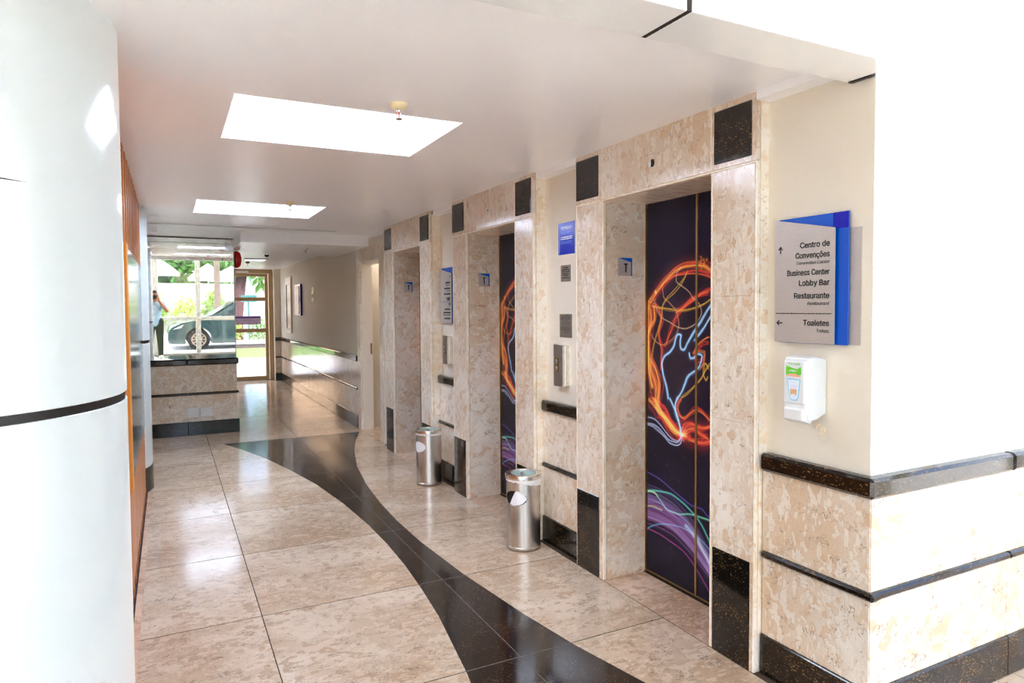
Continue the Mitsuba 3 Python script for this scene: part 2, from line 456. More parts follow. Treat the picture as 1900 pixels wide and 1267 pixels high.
# ------------------------------------------------------------------ elevators
def neon_panel(width, u0, H, step=0.0042, stepz=0.003):
    """Vertices, faces and printed colours of one door leaf; u runs from the far jamb towards the near one."""
    nu, nz = int(width / step) + 1, int(H / stepz) + 1
    u, z = np.linspace(0, width, nu), np.linspace(0, H, nz)
    U, Z = np.meshgrid(u, z, indexing='ij')
    idx = np.arange(nu * nz).reshape(nu, nz)
    f = np.stack([idx[:-1, :-1], idx[1:, :-1], idx[1:, 1:], idx[:-1, 1:]], -1).reshape(-1, 4)
    g = np.stack([U.ravel() + u0, Z.ravel()], -1)
    return g, f


def spline(pts, n=220):
    p = np.array(pts, float)
    d = np.r_[0, np.cumsum(np.linalg.norm(np.diff(p, axis=0), axis=1))]
    from scipy.interpolate import CubicSpline, PchipInterpolator
    s = np.linspace(0, d[-1], n)
    return np.stack([PchipInterpolator(d, p[:, k])(s) for k in (0, 1)], -1)


def wob(c, amp, r):
    n = len(c)
    t = np.linspace(0, 1, n)
    o = sum(r.normal(size=2)[None] * amp / (k ** 0.7) * np.sin(2 * np.pi * (k * t[:, None] * r.uniform(0.5, 1.0) + r.uniform(size=2)[None])) for k in (1, 2, 3))
    return c + o * 0.6


# strokes of the printed light drawing, in door coordinates (u across from the far jamb, z up)
A_ = dict(
    arc=[(-0.01, 1.593), (0.03, 1.623), (0.107, 1.691), (0.197, 1.757), (0.269, 1.796), (0.352, 1.813), (0.419, 1.813), (0.484, 1.803), (0.531, 1.782), (0.62, 1.73), (0.72, 1.63), (0.78, 1.48), (0.80, 1.3)],
    back=[(0.001, 1.583), (0.001, 1.512), (-0.002, 1.411), (0.007, 1.309), (0.018, 1.209), (0.055, 1.111)],
    loop=[(0.145, 1.72), (0.153, 1.651), (0.219, 1.602), (0.274, 1.554), (0.291, 1.487), (0.27, 1.43), (0.206, 1.384), (0.139, 1.364), (0.077, 1.383), (0.03, 1.432), (0.017, 1.512), (0.017, 1.573), (0.038, 1.613), (0.077, 1.633)],
    peach=[(0.308, 1.808), (0.269, 1.763), (0.266, 1.735), (0.318, 1.7), (0.38, 1.665), (0.413, 1.628), (0.466, 1.595), (0.48, 1.555), (0.45, 1.509), (0.401, 1.48), (0.34, 1.466), (0.284, 1.473), (0.213, 1.498), (0.138, 1.524), (0.089, 1.568), (0.069, 1.623)],
    diag=[(0.359, 1.778), (0.311, 1.724), (0.241, 1.669), (0.175, 1.622), (0.15, 1.588), (0.138, 1.524), (0.108, 1.454), (0.07, 1.383), (0.039, 1.261), (0.031, 1.169), (0.05, 1.1)],
    belt=[(0.046, 1.593), (0.138, 1.58), (0.241, 1.571), (0.34, 1.567), (0.42, 1.579), (0.485, 1.598), (0.532, 1.617), (0.6, 1.65), (0.68, 1.66)],
    red1=[(0.138, 1.71), (0.212, 1.746), (0.269, 1.763), (0.406, 1.766), (0.531, 1.744), (0.62, 1.68), (0.70, 1.58)],
    red2=[(0.263, 1.554), (0.353, 1.593), (0.407, 1.619), (0.472, 1.65), (0.531, 1.671), (0.62, 1.69)],
    red3=[(0.169, 1.358), (0.213, 1.438), (0.27, 1.535), (0.339, 1.593), (0.413, 1.635), (0.531, 1.662)],
    red4=[(0.061, 1.608), (0.115, 1.563), (0.138, 1.504), (0.108, 1.415), (0.139, 1.317), (0.139, 1.238)],
    blue1b=[(0.2, 1.06), (0.184, 1.124), (0.151, 1.2), (0.139, 1.253), (0.162, 1.299), (0.213, 1.331), (0.249, 1.371), (0.265, 1.415), (0.285, 1.434), (0.31, 1.428), (0.302, 1.393), (0.307, 1.357), (0.331, 1.347), (0.365, 1.386), (0.414, 1.444), (0.473, 1.505), (0.532, 1.574), (0.6, 1.63), (0.68, 1.66)],
    blue2=[(0.424, 1.403), (0.473, 1.446), (0.501, 1.474), (0.532, 1.512), (0.6, 1.58), (0.7, 1.6)],
    blue3=[(0.379, 1.331), (0.393, 1.304), (0.422, 1.31), (0.454, 1.332), (0.484, 1.323), (0.472, 1.281), (0.446, 1.246), (0.409, 1.226), (0.369, 1.199), (0.346, 1.159), (0.314, 1.104), (0.279, 1.069)],
    face=[(0.533, 1.425), (0.486, 1.405), (0.441, 1.371), (0.415, 1.333), (0.461, 1.345), (0.506, 1.338), (0.502, 1.293), (0.468, 1.254)],
    face2=[(0.533, 1.394), (0.474, 1.368), (0.428, 1.329), (0.448, 1.28), (0.481, 1.3), (0.5, 1.329)],
    curl=[(0.534, 1.254), (0.506, 1.284), (0.494, 1.229), (0.519, 1.195), (0.534, 1.214)],
    yel=[(0.314, 1.074), (0.396, 1.132), (0.475, 1.2), (0.534, 1.268), (0.6, 1.31), (0.68, 1.33)],
    back2=[(0.015, 1.038), (0.078, 0.995), (0.155, 0.945), (0.215, 0.905), (0.273, 0.875), (0.336, 0.872)],
    jaw=[(0.063, 1.043), (0.125, 0.991), (0.185, 0.94), (0.251, 0.891), (0.336, 0.874)],
    jaw2=[(0.094, 1.047), (0.17, 0.997), (0.222, 0.945), (0.273, 0.885)],
    cheek=[(0.307, 1.072), (0.279, 1.021), (0.294, 0.984), (0.329, 0.968), (0.397, 1.003), (0.45, 1.024), (0.489, 1.016), (0.527, 0.997), (0.6, 0.96), (0.68, 1.0)],
    chin=[(0.336, 0.872), (0.35, 0.912), (0.411, 0.94), (0.476, 0.938), (0.527, 0.949), (0.6, 0.97), (0.68, 1.03)],
    chin2=[(0.343, 0.896), (0.357, 0.866), (0.418, 0.848), (0.477, 0.846), (0.528, 0.858), (0.6, 0.89), (0.68, 0.95)],
    chin3=[(0.336, 0.872), (0.397, 0.915), (0.464, 0.902), (0.528, 0.881)],
    blue1a=[(0.214, 1.061), (0.251, 1.012), (0.287, 0.955), (0.308, 0.9), (0.312, 0.863), (0.329, 0.87)],
    blue3a=[(0.279, 1.069), (0.261, 1.028), (0.269, 0.981), (0.294, 0.936), (0.312, 0.891)],
    tail1=[(0.312, 0.868), (0.304, 0.837), (0.266, 0.818), (0.215, 0.822), (0.156, 0.851), (0.094, 0.881), (0.047, 0.891), (-0.006, 0.888)],
    tail2=[(0.322, 0.864), (0.313, 0.823), (0.266, 0.802), (0.222, 0.804), (0.163, 0.833), (0.094, 0.866), (0.047, 0.881), (-0.005, 0.881)],
    tail3=[(0.318, 0.883), (0.304, 0.847), (0.273, 0.827), (0.237, 0.833), (0.178, 0.865), (0.117, 0.9), (0.063, 0.922), (-0.006, 0.927)],
    UP=[(-0.033, 0.514), (0.095, 0.513), (0.216, 0.498), (0.331, 0.455), (0.427, 0.396), (0.528, 0.296), (0.64, 0.18), (0.76, 0.05), (0.9, -0.1)],
    LO=[(-0.032, 0.269), (0.096, 0.28), (0.217, 0.276), (0.346, 0.238), (0.441, 0.193), (0.529, 0.145), (0.64, 0.06), (0.76, -0.05), (0.9, -0.2)],
    g1=[(-0.005, 0.474), (0.064, 0.486), (0.142, 0.444), (0.202, 0.41), (0.289, 0.414), (0.4, 0.44), (0.527, 0.445), (0.65, 0.42), (0.78, 0.36), (0.89, 0.28)],
    g2=[(-0.005, 0.479), (0.111, 0.502), (0.216, 0.513), (0.303, 0.496), (0.4, 0.459), (0.48, 0.411), (0.527, 0.36), (0.62, 0.24), (0.72, 0.1), (0.8, -0.02)],
    b1=[(-0.004, 0.246), (0.096, 0.299), (0.187, 0.325), (0.332, 0.344), (0.427, 0.339), (0.528, 0.304), (0.64, 0.23), (0.76, 0.1), (0.86, -0.03)],
    v1=[(-0.005, 0.593), (0.095, 0.582), (0.216, 0.547), (0.331, 0.512), (0.413, 0.491), (0.479, 0.492), (0.527, 0.468), (0.62, 0.43), (0.74, 0.36), (0.89, 0.25)],
    m1=[(-0.004, 0.251), (0.096, 0.25), (0.217, 0.235), (0.318, 0.218), (0.401, 0.18), (0.468, 0.128), (0.529, 0.077), (0.6, 0.0), (0.66, -0.06)],
    l1=[(-0.005, 0.427), (0.111, 0.436), (0.217, 0.414), (0.303, 0.409), (0.4, 0.369), (0.493, 0.285), (0.528, 0.25), (0.64, 0.13), (0.74, 0.0)],
    y1=[(-0.005, 0.388), (0.064, 0.399), (0.142, 0.399)],
    w1=[(0.4, 0.341), (0.454, 0.301), (0.493, 0.267), (0.528, 0.237), (0.62, 0.13), (0.7, 0.03)],
)
_UPs, _LOs = spline(A_['UP']), spline(A_['LO'])


def stroke_list():
    r = np.random.default_rng(21)
    out = []

    def add(name, color, w, n=1, amp=0.008, glow=0.0):
        c = spline(A_[name] if isinstance(name, str) else name)
        for k in range(n):
            cc = c if k == 0 and n == 1 else wob(c, amp, r)
            out.append((cc, np.array(color) * (0.9 if k == 0 else r.uniform(0.3, 0.75)), max(0.0024, w * r.uniform(0.45, 0.75)), glow if k == 0 else 0))
    OR, RD, YE, PE = (1.0, 0.22, 0.03), (0.75, 0.03, 0.015), (1.0, 0.5, 0.04), (1.0, 0.55, 0.3)
    BL, B2, CY = (0.2, 0.5, 1.0), (0.45, 0.75, 1.0), (0.1, 0.35, 0.9)
    for nm, w_, cc in (('arc', 0.040, (0.09, 0.011, 0.004)), ('back', 0.045, (0.09, 0.009, 0.004)), ('back2', 0.035, (0.12, 0.010, 0.005)), ('chin2', 0.040, (0.13, 0.009, 0.006)), ('chin', 0.035, (0.10, 0.008, 0.006)), ('red3', 0.03, (0.05, 0.004, 0.003))):
        out.append((spline(A_[nm]), np.array(cc), w_, 0))
    for du, dz in ((0.035, 0.0), (0.075, 0.01)):
        A_[f'back_{du}'] = [(u + du * (0.4 + 0.6 * math.sin(1.6 * i + 9 * du)), z + dz) for i, (u, z) in enumerate(A_['back'])] + [(u + 0.3 * du, z) for u, z in A_['back2'][1:]]
    for nm in ('arc', 'back', 'back2', 'jaw', 'back_0.035', 'back_0.075'):
        add(nm, OR, 0.0050, 7, 0.016, 0.3)
        add(nm, RD, 0.0080, 6, 0.028)
        add(nm, YE, 0.0030, 3, 0.014)
    add('jaw2', RD, 0.008, 5, 0.02)
    add('loop', (1.0, 0.32, 0.12), 0.0046, 2, 0.004)
    add('peach', PE, 0.0036, 2, 0.003)
    add('diag', YE, 0.0040, 3, 0.012)
    add('belt', YE, 0.0042, 4, 0.007)
    for nm in ('red1', 'red2', 'red3', 'red4'):
        add(nm, RD, 0.0060, 5, 0.016)
        add(nm, OR, 0.0030, 1, 0.010)
    add('cheek', OR, 0.0036, 4, 0.010)
    add('cheek', RD, 0.006, 4, 0.018)
    for nm in ('chin', 'chin2', 'chin3'):
        add(nm, RD, 0.009, 6, 0.018, 0.4)
        add(nm, OR, 0.0034, 3, 0.012)
    add('yel', YE, 0.0032, 3, 0.01)
    add('face', OR, 0.0034, 4, 0.010)
    add('face2', RD, 0.0050, 4, 0.014)
    add('curl', YE, 0.0030, 3, 0.01)
    for nm in ('blue1b', 'blue1a', 'blue2', 'blue3', 'blue3a'):
        add(nm, BL, 0.0075, 3, 0.004, 0.35)
        add(nm, B2, 0.0034, 3, 0.005)
        add(nm, CY, 0.0046, 2, 0.008)
    for nm in ('tail1', 'tail2', 'tail3'):
        add(nm, (0.4, 0.6, 0.95), 0.0034, 2, 0.005)
        add(nm, (0.55, 0.45, 0.85), 0.0028, 1, 0.005)
    # the sweeping ribbons at the foot of the door
    for k in range(80):
        t = r.beta(1.4, 1.1)
        c = _UPs * (1 - t) + _LOs * t + r.normal(size=2) * 0.006
        colr = [(0.20, 0.12, 0.40), (0.24, 0.09, 0.32), (0.40, 0.34, 0.60), (0.10, 0.07, 0.30), (0.34, 0.08, 0.30)][r.integers(5)]
        if 0.55 < t < 0.9 and r.random() < 0.4:
            colr, n_ = (0.62, 0.08, 0.34), r.integers(60, 120)
            c = c[:n_]
        out.append((c, np.array(colr) * r.uniform(0.15, 0.6), r.choice([0.0022, 0.003, 0.005, 0.010], p=[0.55, 0.28, 0.12, 0.05]), 0))
    out.append(((_UPs + _LOs) / 2, np.array((0.040, 0.020, 0.075)), 0.06, 0))
    add('g1', (0.14, 0.60, 0.40), 0.0062, 2, 0.004)
    add('g1', (0.14, 0.60, 0.40), 0.0062, 1, 0.003)
    add([(-0.005, 0.474), (0.03, 0.484), (0.064, 0.486), (0.10, 0.468)], (0.32, 0.7, 0.06), 0.008, 2, 0.002)
    add('y1', (0.55, 0.72, 0.06), 0.006, 2, 0.003)
    add('g2', (0.10, 0.60, 0.50), 0.0068, 2, 0.004)
    add('b1', (0.10, 0.38, 0.75), 0.0066, 2, 0.004)
    add([(0.36, 0.36), (0.43, 0.33), (0.49, 0.28), (0.53, 0.24), (0.6, 0.15)], (0.25, 0.55, 0.8), 0.016, 2, 0.008)
    add('v1', (0.12, 0.08, 0.46), 0.0050, 2, 0.004)
    add('m1', (0.5, 0.05, 0.36), 0.0044, 2, 0.003)
    add('l1', (0.40, 0.34, 0.7), 0.0034, 4, 0.010)
    add('w1', (0.7, 0.66, 0.85), 0.0034, 3, 0.008)
    return out


STROKES = stroke_list()


def neon_colors(g, W):
    base = np.tile(np.array([[0.0125, 0.0095, 0.0215]]), (len(g), 1))
    u, z = g[:, 0], g[:, 1]
    base *= (0.8 + 0.5 * meshkit.noise(np.stack([u * 5, z * 5, u * 0], -1)))[:, None]
    haze = np.exp(-(((u - 0.3) / 0.33) ** 2 + ((z - 1.3) / 0.4) ** 2))
    base += haze[:, None] * np.array([0.012, 0.004, 0.003])
    acc = np.zeros_like(base)
    for c, colr, w, glow in STROKES:
        R = w * 3.2 if not glow else 0.05
        m = (u > c[:, 0].min() - R) & (u < c[:, 0].max() + R) & (z > c[:, 1].min() - R) & (z < c[:, 1].max() + R)
        if not m.any():
            continue
        d, _ = cKDTree(c).query(g[m], distance_upper_bound=R)
        d = np.where(np.isfinite(d), d, 9)
        v = np.exp(-(d / w) ** 2)
        if glow:
            v = v + 0.10 * glow * np.exp(-(d / 0.02) ** 2)
        acc[m] += v[:, None] * colr[None] * 0.8
    r = np.random.default_rng(5)
    for (cu, cz, s, colr) in [(0.015, 1.595, 0.022, (1, 0.35, 0.03)), (0.475, 1.825, 0.024, (1, 0.33, 0.03)), (0.08, 1.67, 0.006, (1, 0.3, 0.05)), (0.36, 0.88, 0.03, (0.9, 0.12, 0.05))]:
        for k in range(26):
            pu, pz = cu + r.normal() * s, cz + r.normal() * s * 0.8
            rr = r.uniform(0.002, 0.006)
            m = (np.abs(u - pu) < 0.02) & (np.abs(z - pz) < 0.02)
            acc[m] += np.exp(-((u[m] - pu) ** 2 + (z[m] - pz) ** 2) / rr ** 2)[:, None] * np.array(colr) * 0.7
    for k in range(26):
        pu, pz, rr = r.uniform(0, W), r.uniform(0.05, 1.0), r.uniform(0.0018, 0.003)
        m = (np.abs(u - pu) < 0.01) & (np.abs(z - pz) < 0.01)
        acc[m] += np.exp(-((u[m] - pu) ** 2 + (z[m] - pz) ** 2) / rr ** 2)[:, None] * 0.12
    return np.clip(base + 1.0 - np.exp(-acc), 0, 0.95)


scene['m_door_print'] = {'type': 'twosided', 'bsdf': {'type': 'principled', 'base_color': {'type': 'mesh_attribute', 'name': 'vertex_color'}, 'roughness': 0.18, 'specular': 0.12}}
DOOR_H, DOOR_W = 2.2, 0.885
LEAF_W = DOOR_W / 2
def make_leaf(u0, step, stepz):
    g, f = neon_panel(LEAF_W - 0.006, u0 + 0.003, DOOR_H, step, stepz)
    c = neon_colors(g, DOOR_W)
    v = np.stack([np.zeros(len(g)), -g[:, 0], g[:, 1] + 0.012], -1)
    # a closed slab: printed front, plain back and edges
    a, b = g.min(0), g.max(0)
    bv = np.array([[0, -a[0], a[1] + .012], [0, -b[0], a[1] + .012], [0, -b[0], b[1] + .012], [0, -a[0], b[1] + .012]])
    bb = bv + np.array([0.03, 0, 0])
    n0 = len(v)
    v = np.vstack([v, bv, bb])
    quads = [(0, 1, 5, 4), (1, 2, 6, 5), (2, 3, 7, 6), (3, 0, 4, 7), (4, 5, 6, 7)]
    f = np.vstack([f, np.array(quads) + n0])
    c = np.vstack([c, np.tile([[0.013, 0.010, 0.022]], (8, 1))])
    return mikit.ply((v, f), 'm_door_print', False, color=c)


fine_leaves = [make_leaf(u, 0.0036, 0.0028) for u in (0.0, LEAF_W)]
plain_leaves = [make_leaf(u, 0.006, 0.006) for u in (0.0, LEAF_W)]

elev_labels = ['elevator portal beside the large directional sign, most of its light-drawing doors in view',
               'middle elevator portal, between two steel bins, with a thin strip of light-drawing door showing',
               'elevator portal beside the white-painted doorway, its doors hidden behind the jamb']
TOPZ, LZ = 2.505, 2.207
for k, (xf, yR, yL, oR, oL) in enumerate(portals):
    e = thing('elevator', elev_labels[k], 'elevator', 'elevators along the stone wall')
    xd = xf + 0.304
    th, g = 0.02, 0.0012
    # front slabs
    for (a, b) in ((yR, oR), (oL, yL)):
        for z0, z1 in ((0.0, 0.53), (0.53, 1.087), (1.087, 1.645), (1.645, LZ)):
            part(e, 'jamb_slab', box(xf, xf + th, a + 0.012, b - 0.012, z0 + g * .3, z1 - g * .3), 'm_stone')
        for ye in (a, b - 0.0112):
            part(e, 'edge_strip', box(xf - 0.0005, xf + th, ye, ye + 0.0112, 0.0, LZ, 0.002), 'm_edge')
        part(e, 'corner_panel', box(xf, xf + th, a + g, b - g, LZ + 0.012, TOPZ, 0.001), 'm_stone')
    part(e, 'lintel_panel', box(xf, xf + th, oR + g, oL - g, LZ + 0.012, TOPZ, 0.001), 'm_stone')
    part(e, 'edge_strip', box(xf - 0.001, xf + th, yR, yL, LZ, LZ + 0.0112, 0.002), 'm_edge')
    for ye in (oR, oL):
        part(e, 'edge_strip', box(xf - 0.0008, xf + th, ye - 0.004, ye + 0.004, LZ + 0.0115, TOPZ, 0.001), 'm_edge')
    # granite insets
    for (a, b) in ((yR + 0.03, oR - 0.022), (oL + 0.048, yL - 0.01)):
        part(e, 'granite_square', box(xf - 0.006, xf + 0.01, a, b, 2.243, 2.478, 0.003), 'm_granite')
        part(e, 'granite_plinth', box(xf - 0.004, xf + 0.01, a - 0.003, b, 0.0, 0.482, 0.002), 'm_granite')
    # returns to the wall
    part(e, 'return_slab', box(xf + th + 0.002, XW + 0.02, yR, yR + th, 0, 2.47), 'm_edge')
    part(e, 'return_slab', box(xf + th + 0.002, XW + 0.01, yL - th, yL, 0, 2.505), 'm_edge')
    # jamb linings, soffit, sill
    part(e, 'jamb_lining', box(xf + th + 0.002, xd, oL, oL + 0.02, 0, LZ), 'm_stone')
    part(e, 'jamb_lining', box(xf + th + 0.002, xd, oR - 0.02, oR, 0, LZ), 'm_stone')
    part(e, 'soffit_slab', box(xf + th + 0.002, xd + 0.03, oR, oL, LZ - 0.001, LZ + 0.02), 'm_stone')
    part(e, 'threshold', box(2.237 if k == 0 else xf + 0.002, xd - 0.012, oR + g, oL - g, -0.012, 0.0005), 'm_threshold')
    part(e, 'door_sill', box(xd - 0.010, xd + 0.05, oR, oL, -0.012, 0.004), 'm_black')
    part(e, 'door_frame', cat(box(xd - 0.004, xd + 0.06, oL - 0.006, oL + 0.02, 0, LZ), box(xd - 0.004, xd + 0.06, oR - 0.02, oR + 0.006, 0, LZ)), 'm_brass')
    for q, leafd in enumerate(fine_leaves if k == 0 else plain_leaves):
        key = number(f'{e}__door_leaf')
        u_far = oL - 0.0 + 0.003
        scene[key] = {**leafd, 'to_world': T().translate([xd + 0.008, oL - 0.008, 0]) @ T().scale([1, (oL - oR - 0.016) / DOOR_W, 1])}
        labels[key] = {'label': 'printed with neon light trails on dark violet'}
        s = (oL - oR - 0.016) / DOOR_W
        y_a, y_b = oL - 0.008 - q * LEAF_W * s, oL - 0.008 - (q + 1) * LEAF_W * s
        ye = y_b if q == 0 else y_a
        part(key, 'edge_trim', cat(box(xd + 0.003, xd + 0.03, *((ye, ye + 0.007) if q == 0 else (ye - 0.007, ye)), 0.008, LZ), box(xd + 0.003, xd + 0.03, y_b, y_a, 0.006, 0.016)), 'm_brass')
    # call-lamp hole in the lintel
    ym = (oR + oL) / 2
    if k == 0:
        ring = [(math.cos(t) * 0.016, math.sin(t) * 0.020) for t in np.linspace(0, 2 * math.pi, 24)]
        hm = flat(ring, 0.002)
        hm.apply_transform(wall_T((xf - 0.0008, ym - 0.01, 2.337)))
        part(e, 'lamp_hole', hm, 'm_black', label='dark empty hole for a lamp')
        pm = flat([(-0.028, -0.014), (-0.01, -0.018), (-0.008, 0.0), (-0.012, 0.015), (-0.026, 0.012)], 0.0024)
        pm.apply_transform(wall_T((xf - 0.0012, ym - 0.01, 2.337)))
        part(e, 'chip', pm, 'm_white_plastic')
        ln = cat(*[flat(q, 0.0012) for q in ([(-0.085, -0.052), (0.09, -0.052), (0.09, -0.05), (-0.085, -0.05)], [(-0.085, 0.046), (0.11, 0.046), (0.11, 0.048), (-0.085, 0.048)],
                                              [(-0.087, -0.052), (-0.085, -0.052), (-0.085, 0.048), (-0.087, 0.048)], [(0.088, -0.052), (0.09, -0.052), (0.09, 0.048), (0.088, 0.048)])])
        ln.apply_transform(wall_T((xf - 0.0006, ym, 2.337)))
        part(e, 'scribed_outline', ln, 'm_threshold')
    else:
        rm = trimesh.creation.annulus(0.011, 0.016, 0.004, sections=24)
        rm.apply_transform(wall_T((xf - 0.002, ym, 2.345)))
        part(e, 'lamp_ring', rm, 'm_white_plastic')
        hm = trimesh.creation.cylinder(0.011, 0.002, sections=20)
        hm.apply_transform(wall_T((xf - 0.001, ym, 2.345)))
        part(e, 'lamp_hole', hm, 'm_dark')
    # a rounded T tile on the far lining: which floor this is
    ts = thing('floor_sign', ['small silver square sign with a black T on blue, beside the nearly full-width printed door', 'small silver T sign on the lining of the middle elevator',
                              'small silver T sign on the lining of the elevator beside the white doorway'][k], 'sign', 'floor signs on the elevator jambs')
    xs0, xs1 = (2.337, 2.438) if k == 0 else ((2.311, 2.415) if k == 1 else (2.317, 2.416))
    w, h = xs1 - xs0, 0.104
    for nm, poly, d0, d1, mm in (('back_plate', [(0.003, 0), (w, 0), (w, h), (0.003, h)], 0.0, 0.004, 'm_blue'),
                                 ('face_plate', [(0, 0), (w * 0.9, 0), (w * 0.9, h * 0.76), (0, h)], 0.005, 0.008, 'm_aluminium')):
        q = prism(Polygon(poly), d0, d1)
        q.apply_transform(front_T((xs0, oL, 1.781)))
        part(ts, nm, q, mm)
    q = cat(flat([(-0.0045, 0), (0.0045, 0), (0.0045, 0.05), (-0.0045, 0.05)], 0.001), flat([(-0.0115, 0.044), (0.0115, 0.044), (0.0115, 0.052), (-0.0115, 0.052)], 0.0011))
    q.apply_transform(front_T((xs0 + 0.053, oL - 0.0081, 1.801)))
    part(ts, 'lettering', q, 'm_ink')

# white doorway beyond the third elevator
dw = holder('door_2')
labels[dw]['label'] = 'white painted doorway in a stone surround, standing open'
for nm, bx in (('surround_slab', box(2.238, 2.26, 8.77, 8.935, 0, 2.2)), ('surround_slab', box(2.238, 2.26, 7.69, 7.86, 0, 2.2)), ('surround_slab', box(2.238, 2.26, 7.69, 8.935, 2.2, 2.372))):
    part(dw, nm, bx, 'm_stone')
part(dw, 'edge_strip', box(2.236, 2.262, 8.762, 8.772, 0, 2.2), 'm_edge')
part(dw, 'jamb_lining', box(2.262, 2.40, 8.75, 8.80, 0, 2.2), 'm_white_paint')
part(dw, 'jamb_lining', box(2.262, 2.40, 7.85, 7.88, 0, 2.2), 'm_white_paint')
part(dw, 'head_lining', box(2.262, 2.40, 7.88, 8.75, 2.17, 2.2), 'm_white_paint')
part(dw, 'strike_plate', box(2.366, 2.39, 8.746, 8.751, 1.0, 1.14), 'm_brass')
lf = part(dw, 'leaf', box(2.42, 3.2, 9.60, 9.64, 0.035, 2.14), 'm_white_paint')
for z0, z1 in ((0.16, 0.9), (1.0, 1.98)):
    part(lf, 'bead', cat(box(2.50, 3.10, 9.594, 9.601, z0, z0 + .012), box(2.50, 3.10, 9.594, 9.601, z1 - .012, z1), box(2.50, 2.512, 9.594, 9.601, z0, z1)), 'm_white_paint')
struct('wall_lobby', cat(box(2.4, 3.3, 9.64, 9.75, 0, 2.5), box(3.2, 3.3, 7.7, 9.75, 0, 2.5), box(2.4, 3.3, 7.66, 7.7, 0, 2.5)), 'm_white_paint')
ll = thing('lobby_light', 'ceiling lamp in the small lobby behind the white doorway', 'ceiling light')
part(ll, 'diffuser', box(2.6, 3.0, 8.5, 9.1, 2.36, 2.395), 'm_letter_white', emitter={'type': 'area', 'radiance': {'type': 'rgb', 'value': [5.0, 4.8, 4.5]}})
struct('ceiling_lobby', box(2.4, 3.3, 7.7, 9.75, 2.4, 2.5), 'm_ceiling')
part('floor', 'tile', box(2.2365, 3.2, 7.88, 9.6, -0.012, 0.0), 'm_floor')

# ------------------------------------------------------------------ left side: columns and wood wall
for key, c, r, m, lab in (('column', (-0.735, 2.604), 0.607, 'm_column', 'large white glossy round column with a black joint, close at hand'),
                          ('column', (-0.752, 6.9), 0.603, 'm_column', 'white round column with granite foot at the end of the wood wall')):
    k = holder(key, lab)
    levels = [0.215, 1.318, 2.52]
    for z0, z1 in zip(levels[:-1], levels[1:]):
        gap0 = 0.0 if z0 == 0.215 else (0.013 if z0 == 1.318 else 0.0006)
        gap1 = 0.013 if z1 == 1.318 else 0.0006
        part(k, 'drum', lathe([(0, z0 + gap0), (r - 0.002, z0 + gap0), (r, z0 + gap0 + 0.002), (r, z1 - gap1 - 0.002), (r - 0.002, z1 - gap1), (0, z1 - gap1)], (*c, 0), 128), m, 40)
    part(k, 'joint', lathe([(0, 1.30), (r - 0.006, 1.30), (r - 0.006, 1.336), (0, 1.336)], (*c, 0), 128), 'm_black', 40, label='black joint ring')
    part(k, 'foot', lathe([(0, 0), (r + 0.004, 0), (r + 0.004, 0.213), (r - 0.004, 0.214), (0, 0.214)], (*c, 0), 128), 'm_granite', 40)
a_ = np.linspace(math.radians(-61), math.radians(-47), 9)
sv = np.array([[-0.735 + r_ * math.cos(t), 2.604 + r_ * math.sin(t), 1.935 + dz] for t in a_ for r_, dz in ((0.6075, -0.003 * (1 - abs(t - a_[0]) / 0.25)), (0.6075, 0.004 * (1 - abs(t - a_[0]) / 0.25)), (0.6, 0.0))])
part('column', 'open_seam', (sv, np.array([[3 * i + q, 3 * i + 3 + q, 3 * i + 3 + (q + 1) % 3, 3 * i + (q + 1) % 3] for i in range(8) for q in range(3)])), 'm_black', label='short open black seam')
wl = struct('wall_left', box(-0.8, -0.232, 2.3, 7.0, 0.0, 2.51), 'm_wood_dark')
PAN = (4.34, 6.7, 0.60, 1.97)
y = 2.62
i = 0
while y < 6.75:
    x1 = -0.199 if i % 2 == 0 else -0.206
    if PAN[0] - 0.12 < y + 0.11 < 6.9:
        part(wl, 'slat', box(-0.235, x1, y, y + 0.112, PAN[3] + 0.002, 2.504, 0.002), 'm_wood')
        part(wl, 'slat', box(-0.235, x1, y, y + 0.112, 0.0, 0.05, 0.002), 'm_wood_dark')
    else:
        part(wl, 'slat', box(-0.235, x1, y, y + 0.112, 0.0, 2.504, 0.002), 'm_wood')
    y += 0.115
    i += 1
part(wl, 'lower_panel', box(-0.235, -0.203, PAN[0] - 0.1, 6.75, 0.05, PAN[2] - 0.002, 0.002), 'm_wood')
pm = thing('mirror_panel', 'polished reflecting panel framed in orange wood on the slatted wood wall', 'mirror')
part(pm, 'glass', box(-0.22, -0.2, PAN[0], 6.75, PAN[2] + 0.004, PAN[3] - 0.004), 'm_panel_glass')
part(pm, 'frame', box(-0.235, -0.19, PAN[0] - 0.14, PAN[0], PAN[2], PAN[3], 0.004), 'm_wood_frame')
part(pm, 'frame', box(-0.235, -0.196, PAN[0] - 0.14, 6.75, PAN[3] - 0.004, PAN[3] + 0.002, 0.001), 'm_wood_frame')

# ------------------------------------------------------------------ end wall: mirror, sockets
MIR = trimesh.transformations.rotation_matrix(math.radians(1.10), (1, 0, 0)) @ trimesh.transformations.rotation_matrix(math.radians(0.62), (0, 0, 1))


def mir(m):
    m.apply_translation((-0.77, 0, -0.972))
    m.apply_transform(MIR)
    m.apply_translation((0.77, 9.428, 0.972))
    return m


